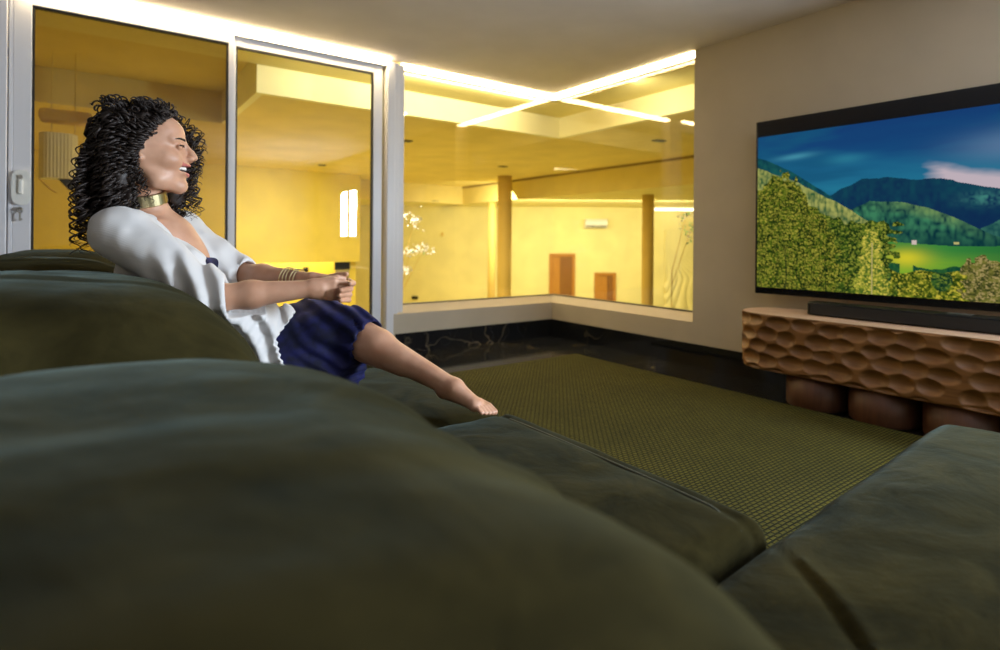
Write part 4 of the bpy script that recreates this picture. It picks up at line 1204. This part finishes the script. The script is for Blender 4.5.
t_.l(t_.ramp(t_.noise(t_.pos(), 24, 4, .6), [(.38, (.002, .0025, .012, 1)), (.72, (.008, .009, .070, 1))]), t_.b.inputs['Base Color'])
np_mesh('dress', dv, df, mdr, woman)

# ---- cardigan
def make_cardigan():
    F = Field((-.12, 1.48, .42), (.62, 2.26, 1.12), .0042)
    T = TR
    F.ell(pel + spine * .03, (.135, .180, .13), .03, R=T)
    F.ell(pel + spine * .17, (.118, .150, .15), .04, R=T)
    F.ell(pel + spine * .31, (.124, .165, .145), .04, R=T)
    for sgn in (-1, 1): F.ell(mid - spine * .150 + cf2 * .090 + sx * sgn * .078, (.062, .074, .075), .03, R=T)
    F.cap(shR, shL, .062, .062, .05)
    # wide sleeves
    hemR = elR + (wrR - elR) * .10; hemL = elL + (wrL - elL) * .14
    F.cap(shR, elR, .070, .056, .04); F.cap(elR, hemR + (wrR - elR) * .2, .053, .053, .03)
    F.cap(shL, elL, .066, .052, .04); F.cap(elL, hemL + (wrL - elL) * .2, .052, .050, .03)
    # cloth hanging between the arm and the body, down to the lap
    F.cap(mid - spine * .25 - sx * .10, elR + A3(.0, .05, -.03), .075, .055, .05)
    F.cap(mid - spine * .22 + sx * .08, elL + A3(-.03, 0, -.02), .07, .05, .05)
    lapR = thigh_pt(hipR, kneeR, .52)
    F.cap(pel + A3(.0, -.06, .03), lapR + A3(.0, -.01, .012), .110, .098, .05)
    F.cap(pel + A3(.0, .04, .03), thigh_pt(hipL, kneeL, .50) + A3(0, 0, .012), .110, .098, .05)
    F.cap(pel + spine * .12 + cf2 * .04, lapR + A3(-.01, 0, .070), .10, .066, .05)
    F.cap(elR + A3(.06, .05, -.045), lapR + A3(-.02, 0, .088), .050, .042, .05)
    F.cap(elR + A3(.02, .03, -.02), lapR + A3(-.04, -.03, .01), .045, .075, .05)
    X, Y, Z = np.meshgrid(*F.ax, indexing='ij')
    P_ = lambda o, d: (X - o[0]) * d[0] + (Y - o[1]) * d[1] + (Z - o[2]) * d[2]
    # folds
    ad = (elR - shR) / np.linalg.norm(elR - shR)
    u_ = P_(shR, ad); v_ = P_(shR, np.cross(ad, A3(0, 1, 0)))
    wr_ = np.clip((u_ - .12) / .12, 0, 1)
    F.d += .0085 * np.sin(v_ * 120 + u_ * 46 + 4 * noise3(X * 7, Y * 7, Z * 7)) * wr_
    F.d += .006 * noise3(X * 13 + Z * 9, Y * 10, Z * 13 - X * 9) + .003 * noise3(X * 34, Y * 24, Z * 34)
    F.d += .004 * np.sin((Z * .8 - X * .6) * 120 + 5 * noise3(X * 5, Y * 5, Z * 5 + 3)) * (Z < .78)
    # hems of the sleeves
    for e_, w_, h_ in ((elR, wrR, hemR), (elL, wrL, hemL)):
        d_ = (w_ - e_) / np.linalg.norm(w_ - e_)
        near = np.sqrt((X - h_[0]) ** 2 + (Y - h_[1]) ** 2 + (Z - h_[2]) ** 2) < .13
        hi = Z > (h_[2] - .052)
        cut = P_(h_, d_) - .002
        m_ = near & hi & (cut > -.005)
        # only cut where the cloth belongs to the sleeve tube
        ax_ = P_(h_, d_); rr = np.sqrt(np.maximum((X - h_[0]) ** 2 + (Y - h_[1]) ** 2 + (Z - h_[2]) ** 2 - ax_ ** 2, 0))
        F.d = np.where(m_ & (rr < .085), np.maximum(F.d, cut), F.d)
        F.cap(h_ - d_ * .012, h_ + d_ * .035, .0425, .0425, .003, 's')
    # front opening
    def S_(k): return mid + spine * k
    F.cap(S_(.045) + cf2 * .085, S_(-.075) + cf2 * .132, .062, .036, .006, 's')
    F.cap(S_(-.075) + cf2 * .132, S_(-.150) + cf2 * .150, .036, .010, .006, 's')
    # neck opening
    F.cap(S_(.005), S_(.15) + A3(-.02, 0, 0), .068, .075, .006, 's')
    # lap hem, slanting over the thigh with a scalloped lace edge
    td = (kneeR - hipR) / np.linalg.norm(kneeR - hipR)
    o_ = thigh_pt(hipR, kneeR, .53)
    cut = P_(o_, td) - 1.0 * np.clip(Z - .66, 0, 1) - .35 * np.clip(.60 - Z, 0, 1) + .0028 * np.sin(Z * 330 + Y * 90)
    F.d = np.maximum(F.d, cut - .004)
    F.d = np.maximum(F.d, .447 - Z)
    return F.mesh()
cv, cfc = make_cardigan()
mk = mat('white_knit', (.61, .595, .59, 1), .85); t_ = NT(mk)
wv = t_.n('ShaderNodeTexWave', wave_type='BANDS', bands_direction='DIAGONAL'); wv.inputs['Scale'].default_value = 90; wv.inputs['Distortion'].default_value = 1.5
t_.l(t_.pos(), wv.inputs['Vector']); t_.bump(wv.outputs[0], .08, .001)
mk.node_tree.nodes['Principled BSDF'].inputs['Sheen Weight'].default_value = .25
np_mesh('cardigan', cv, cfc, mk, woman)
# scalloped lace trim along both front edges
def lace(name, pts, r=.006):
    mb = MB(); pts = [np.array(p) for p in pts]
    seg = [];
    for a_, b_ in zip(pts[:-1], pts[1:]):
        n = max(1, int(np.linalg.norm(b_ - a_) / .011))
        seg += [a_ + (b_ - a_) * i / n for i in range(n)]
    for i, p in enumerate(seg):
        ring = [(p[0] + r * math.cos(t) * hf[0] + 0, p[1] + r * math.cos(t) * hf[1], p[2] + r * math.sin(t)) for t in np.linspace(0, 2 * PI, 9)[:-1]]
        mb.tube(ring, .0022, 5, True)
    return mb.build(name, mk, woman, smooth=True)

# ---- choker and bangles
mgold = mat('pale_gold', (.70, .60, .34, 1), .28, 1)
def band(name, c, ax_, r_, hgt, thick, m_, n=48, bev=.0015, ell=(1, 1)):
    ax_ = ax_ / np.linalg.norm(ax_); e1 = np.cross(ax_, A3(0, 1, 0)); e1 /= np.linalg.norm(e1); e2 = np.cross(ax_, e1)
    mb = MB(); vs = []; prof = [(r_, -hgt / 2), (r_ + thick, -hgt / 2 + thick), (r_ + thick, hgt / 2 - thick), (r_, hgt / 2), (r_ - thick * .5, 0)]
    for i in range(n):
        t = 2 * PI * i / n
        for (rr, h_) in prof: vs.append(tuple(c + (e1 * math.cos(t) * ell[0] + e2 * math.sin(t) * ell[1]) * rr + ax_ * h_))
    k = len(prof); fs = [(i * k + j, i * k + (j + 1) % k, ((i + 1) % n) * k + (j + 1) % k, ((i + 1) % n) * k + j) for i in range(n) for j in range(k)]
    mb.add(vs, fs); return mb.build(name, m_, woman, smooth=False)
nb = mid + A3(-.005, 0, .01); nt = Hd(-.012, 0, -.045); nax = nt - nb
band('choker', nb + nax * .52, nax, .0545, .036, .0025, mgold)['label'] = 'wide pale gold choker'
fd_ = (elL - wrL) / np.linalg.norm(elL - wrL)
for i in range(5):
    o = band('bangle', wrL + fd_ * (.045 + .0125 * i) , fd_ + A3(0, 0, .10 * math.sin(i * 2.1)), .0305 + .001 * i, .0045, .0022, mgold, 36)

# ---- hair
def hair():
    F = Field((-.16, 1.66, .90), (.36, 2.20, 1.40), .0056)
    e = lambda c, r, k=.03, op='u': F.ell(Hd(*c), np.array(r) * HS, k, op, R=HR)
    e((-.028, 0, .050), (.088, .078, .078))
    e((.010, .0, .068), (.062, .066, .048))
    e((-.058, -.026, -.03), (.054, .056, .09)); e((-.065, .03, -.03), (.066, .080, .11))
    e((-.052, -.036, -.10), (.042, .038, .065)); e((-.035, .075, -.08), (.075, .038, .11))
    e((.040, .085, -.02), (.055, .022, .09), .02); e((.065, .095, -.10), (.040, .025, .06), .02)
    # uncover the face and the near ear
    F.ell(Hd(.104, -.01, -.012), np.array((.068, .085, .100)) * HS, .01, 's', R=HR)
    F.ell(Hd(.052, -.085, -.020), np.array((.050, .045, .048)) * HS, .01, 's', R=HR)
    F.ell(Hd(.060, -.06, -.10), np.array((.085, .05, .08)) * HS, .01, 's', R=HR)
    X, Y, Z = np.meshgrid(*F.ax, indexing='ij')
    F.d += .010 * noise3(X * 34, Y * 34, Z * 30) + .006 * noise3(X * 70, Y * 70, Z * 60)
    return F.mesh()
hv, hfc = hair()
hr_o = np_mesh('hair', hv, hfc, M['hair'], woman)
hr_o['label'] = 'long dark brown curly hair'
def curls():
    rs = np.random.RandomState(5)
    Vs = []; Fs = []; nv = 0
    def strand(P0, P1, P2, P3, cr, pitch, r_, n=46, phase=0):
        nonlocal nv
        t = np.linspace(0, 1, n)[:, None]
        B = (1 - t) ** 3 * P0 + 3 * (1 - t) ** 2 * t * P1 + 3 * (1 - t) * t ** 2 * P2 + t ** 3 * P3
        seg = np.r_[0, np.cumsum(np.linalg.norm(np.diff(B, axis=0), axis=1))]
        T = np.gradient(B, axis=0); T /= np.linalg.norm(T, axis=1)[:, None]
        up = A3(.3, .2, .9) if abs(T[:, 2]).mean() < .8 else A3(1, .2, 0)
        e1 = np.cross(T, up); e1 /= np.linalg.norm(e1, axis=1)[:, None]; e2 = np.cross(T, e1)
        a = phase + seg / pitch * 2 * PI
        env = np.clip(t[:, 0] * 4, .25, 1) * (1 + .25 * t[:, 0])
        P = B + (e1 * np.cos(a)[:, None] + e2 * np.sin(a)[:, None]) * (cr * env)[:, None]
        rr = r_ * np.clip((1.06 - t[:, 0]) * 5, .2, 1)
        vs, fs = tube_arrays(P, rr, 4)
        Vs.append(np.array(vs)); Fs.append(np.array([f for f in fs if len(f) == 4]) + nv); nv += len(vs)
    cnt = 0
    while cnt < 860:
        az = rs.uniform(-PI, PI); el = rs.uniform(-.45, 1.45)
        n_ = A3(math.cos(az) * math.cos(el), math.sin(az) * math.cos(el), math.sin(el))     # a, b, c
        side = 1 if n_[1] > 0 else -1
        # bare face, bare near cheek
        if n_[0] > .35 and n_[2] < .62: continue
        if n_[0] > .22 and n_[2] < .42 and side < 0: continue
        if n_[0] > -.02 and n_[2] < .02 and side < 0: continue
        if n_[0] > .55 and n_[2] < .80: continue
        cnt += 1
        root = A3(-.015, 0, .043) + n_ * A3(.096, .078, .078)
        azd = math.atan2(n_[1], n_[0])
        if side < 0: end_az = -rs.uniform(1.95, PI)
        else: end_az = rs.uniform(.85, PI)
        if n_[2] > .8: end_az = rs.choice([-rs.uniform(2.0, 3.1), rs.uniform(.9, 3.0)])
        frontal = max(0, math.cos(end_az))
        rad = rs.uniform(.050, .088) + (.025 if side > 0 else .0) * frontal
        drop = rs.uniform(-.215, .02) if rs.rand() < .8 else rs.uniform(-.25, -.15)
        if side < 0 and drop < -.17: drop += .03
        rad2 = rad * (1 + .30 * (1 - abs(drop + .13) / .2))
        end = A3(-.022 + math.cos(end_az) * rad2 * 1.02, math.sin(end_az) * rad2 * 1.0, drop)
        if side > 0 and end_az < 1.7: end += A3(.045, .012, -.02)
        if side < 0: end[1] = max(end[1], -.105)
        out = n_ * A3(1, 1, 1) * rs.uniform(.0, .016)
        p1 = root + out + A3(0, 0, rs.uniform(0, .02))
        p2 = A3((end[0] * .95 + root[0] * .05), end[1] * 1.02, end[2] + rs.uniform(.05, .12))
        strand(Hd(*root), Hd(*p1), Hd(*p2), Hd(*end), rs.uniform(.007, .0125), rs.uniform(.032, .050), rs.uniform(.0022, .0042), 46, rs.uniform(0, 6))
    # short springy curls over the crown and the forehead's hairline
    for i in range(150):
        az = rs.uniform(-1.2, 1.2) if i < 80 else rs.uniform(-PI, PI); el = rs.uniform(.75, 1.4)
        n_ = A3(math.cos(az) * math.cos(el), math.sin(az) * math.cos(el), math.sin(el))
        root = A3(-.01, 0, .042) + n_ * A3(.096, .080, .076)
        end = root + A3(-.03 if az > 1.6 or az < -1.6 else rs.uniform(-.03, .035), math.copysign(rs.uniform(.02, .06), n_[1]), rs.uniform(-.02, .02)) + n_ * .008
        strand(Hd(*root), Hd(*(root + n_ * .025)), Hd(*(end + n_ * .004)), Hd(*end), rs.uniform(.005, .009), rs.uniform(.026, .036), .0024, 26, rs.uniform(0, 6))
    # curls rooted along the hairline, swept back over the temple
    for i in range(150):
        th = rs.uniform(0, 1); s_ = -1 if rs.rand() < .7 else 1
        root = A3(.088 - .085 * th ** 1.3, s_ * (.018 + .056 * min(1, th * 1.6)), .100 - .085 * th ** 1.8)
        end = root + A3(-.035 - .05 * rs.rand(), s_ * rs.uniform(.006, .018), -.02 - .10 * rs.rand() * th + .02 * (1 - th))
        strand(Hd(*root), Hd(*(root + A3(-.008, s_ * .008, .010))), Hd(*(end + A3(.015, s_ * .006, .02))), Hd(*end), rs.uniform(.005, .009), rs.uniform(.026, .040), rs.uniform(.002, .0034), 34, rs.uniform(0, 6))
    # long loose tendrils at the back
    for i in range(26):
        b_ = rs.uniform(-.11, .06); root = A3(-.10, b_ * .6, rs.uniform(-.02, .06))
        end = A3(-.115 - rs.uniform(0, .055), b_, -.20 - rs.uniform(0, .075))
        strand(Hd(*root), Hd(*(root + A3(-.05, 0, -.01))), Hd(*(end + A3(-.0, 0, .09))), Hd(*end), rs.uniform(.008, .0125), rs.uniform(.030, .042), rs.uniform(.0018, .0026), 70, rs.uniform(0, 6))
    # tendrils on the far side beyond the face
    for i in range(110):
        root = A3(rs.uniform(.02, .06), .070, rs.uniform(.03, .10)); z_ = -rs.uniform(-.06, .20)
        end = A3(rs.uniform(.075, .150) + .02 * math.sin(z_ * 12), rs.uniform(.07, .14), z_)
        strand(Hd(*root), Hd(*(root + A3(.045, .035, .01))), Hd(*(end + A3(.01, 0, .07))), Hd(*end), rs.uniform(.007, .011), rs.uniform(.026, .036), rs.uniform(.0016, .0024), 54, rs.uniform(0, 6))
    for i in range(10):
        root = A3(-.012, -.082, .02 - .01 * i * .2); end = A3(.012 + rs.uniform(-.02, .012), -.085, -.10 - rs.uniform(0, .05))
        strand(Hd(*root), Hd(*(root + A3(-.015, -.012, -.01))), Hd(*(end + A3(-.01, 0, .04))), Hd(*end), .006, .026, .0013, 40, rs.uniform(0, 6))
    return np.concatenate(Vs), np.concatenate(Fs)
Vc, Fc = curls()
np_mesh('curls', Vc, Fc, M['hair'], hr_o)
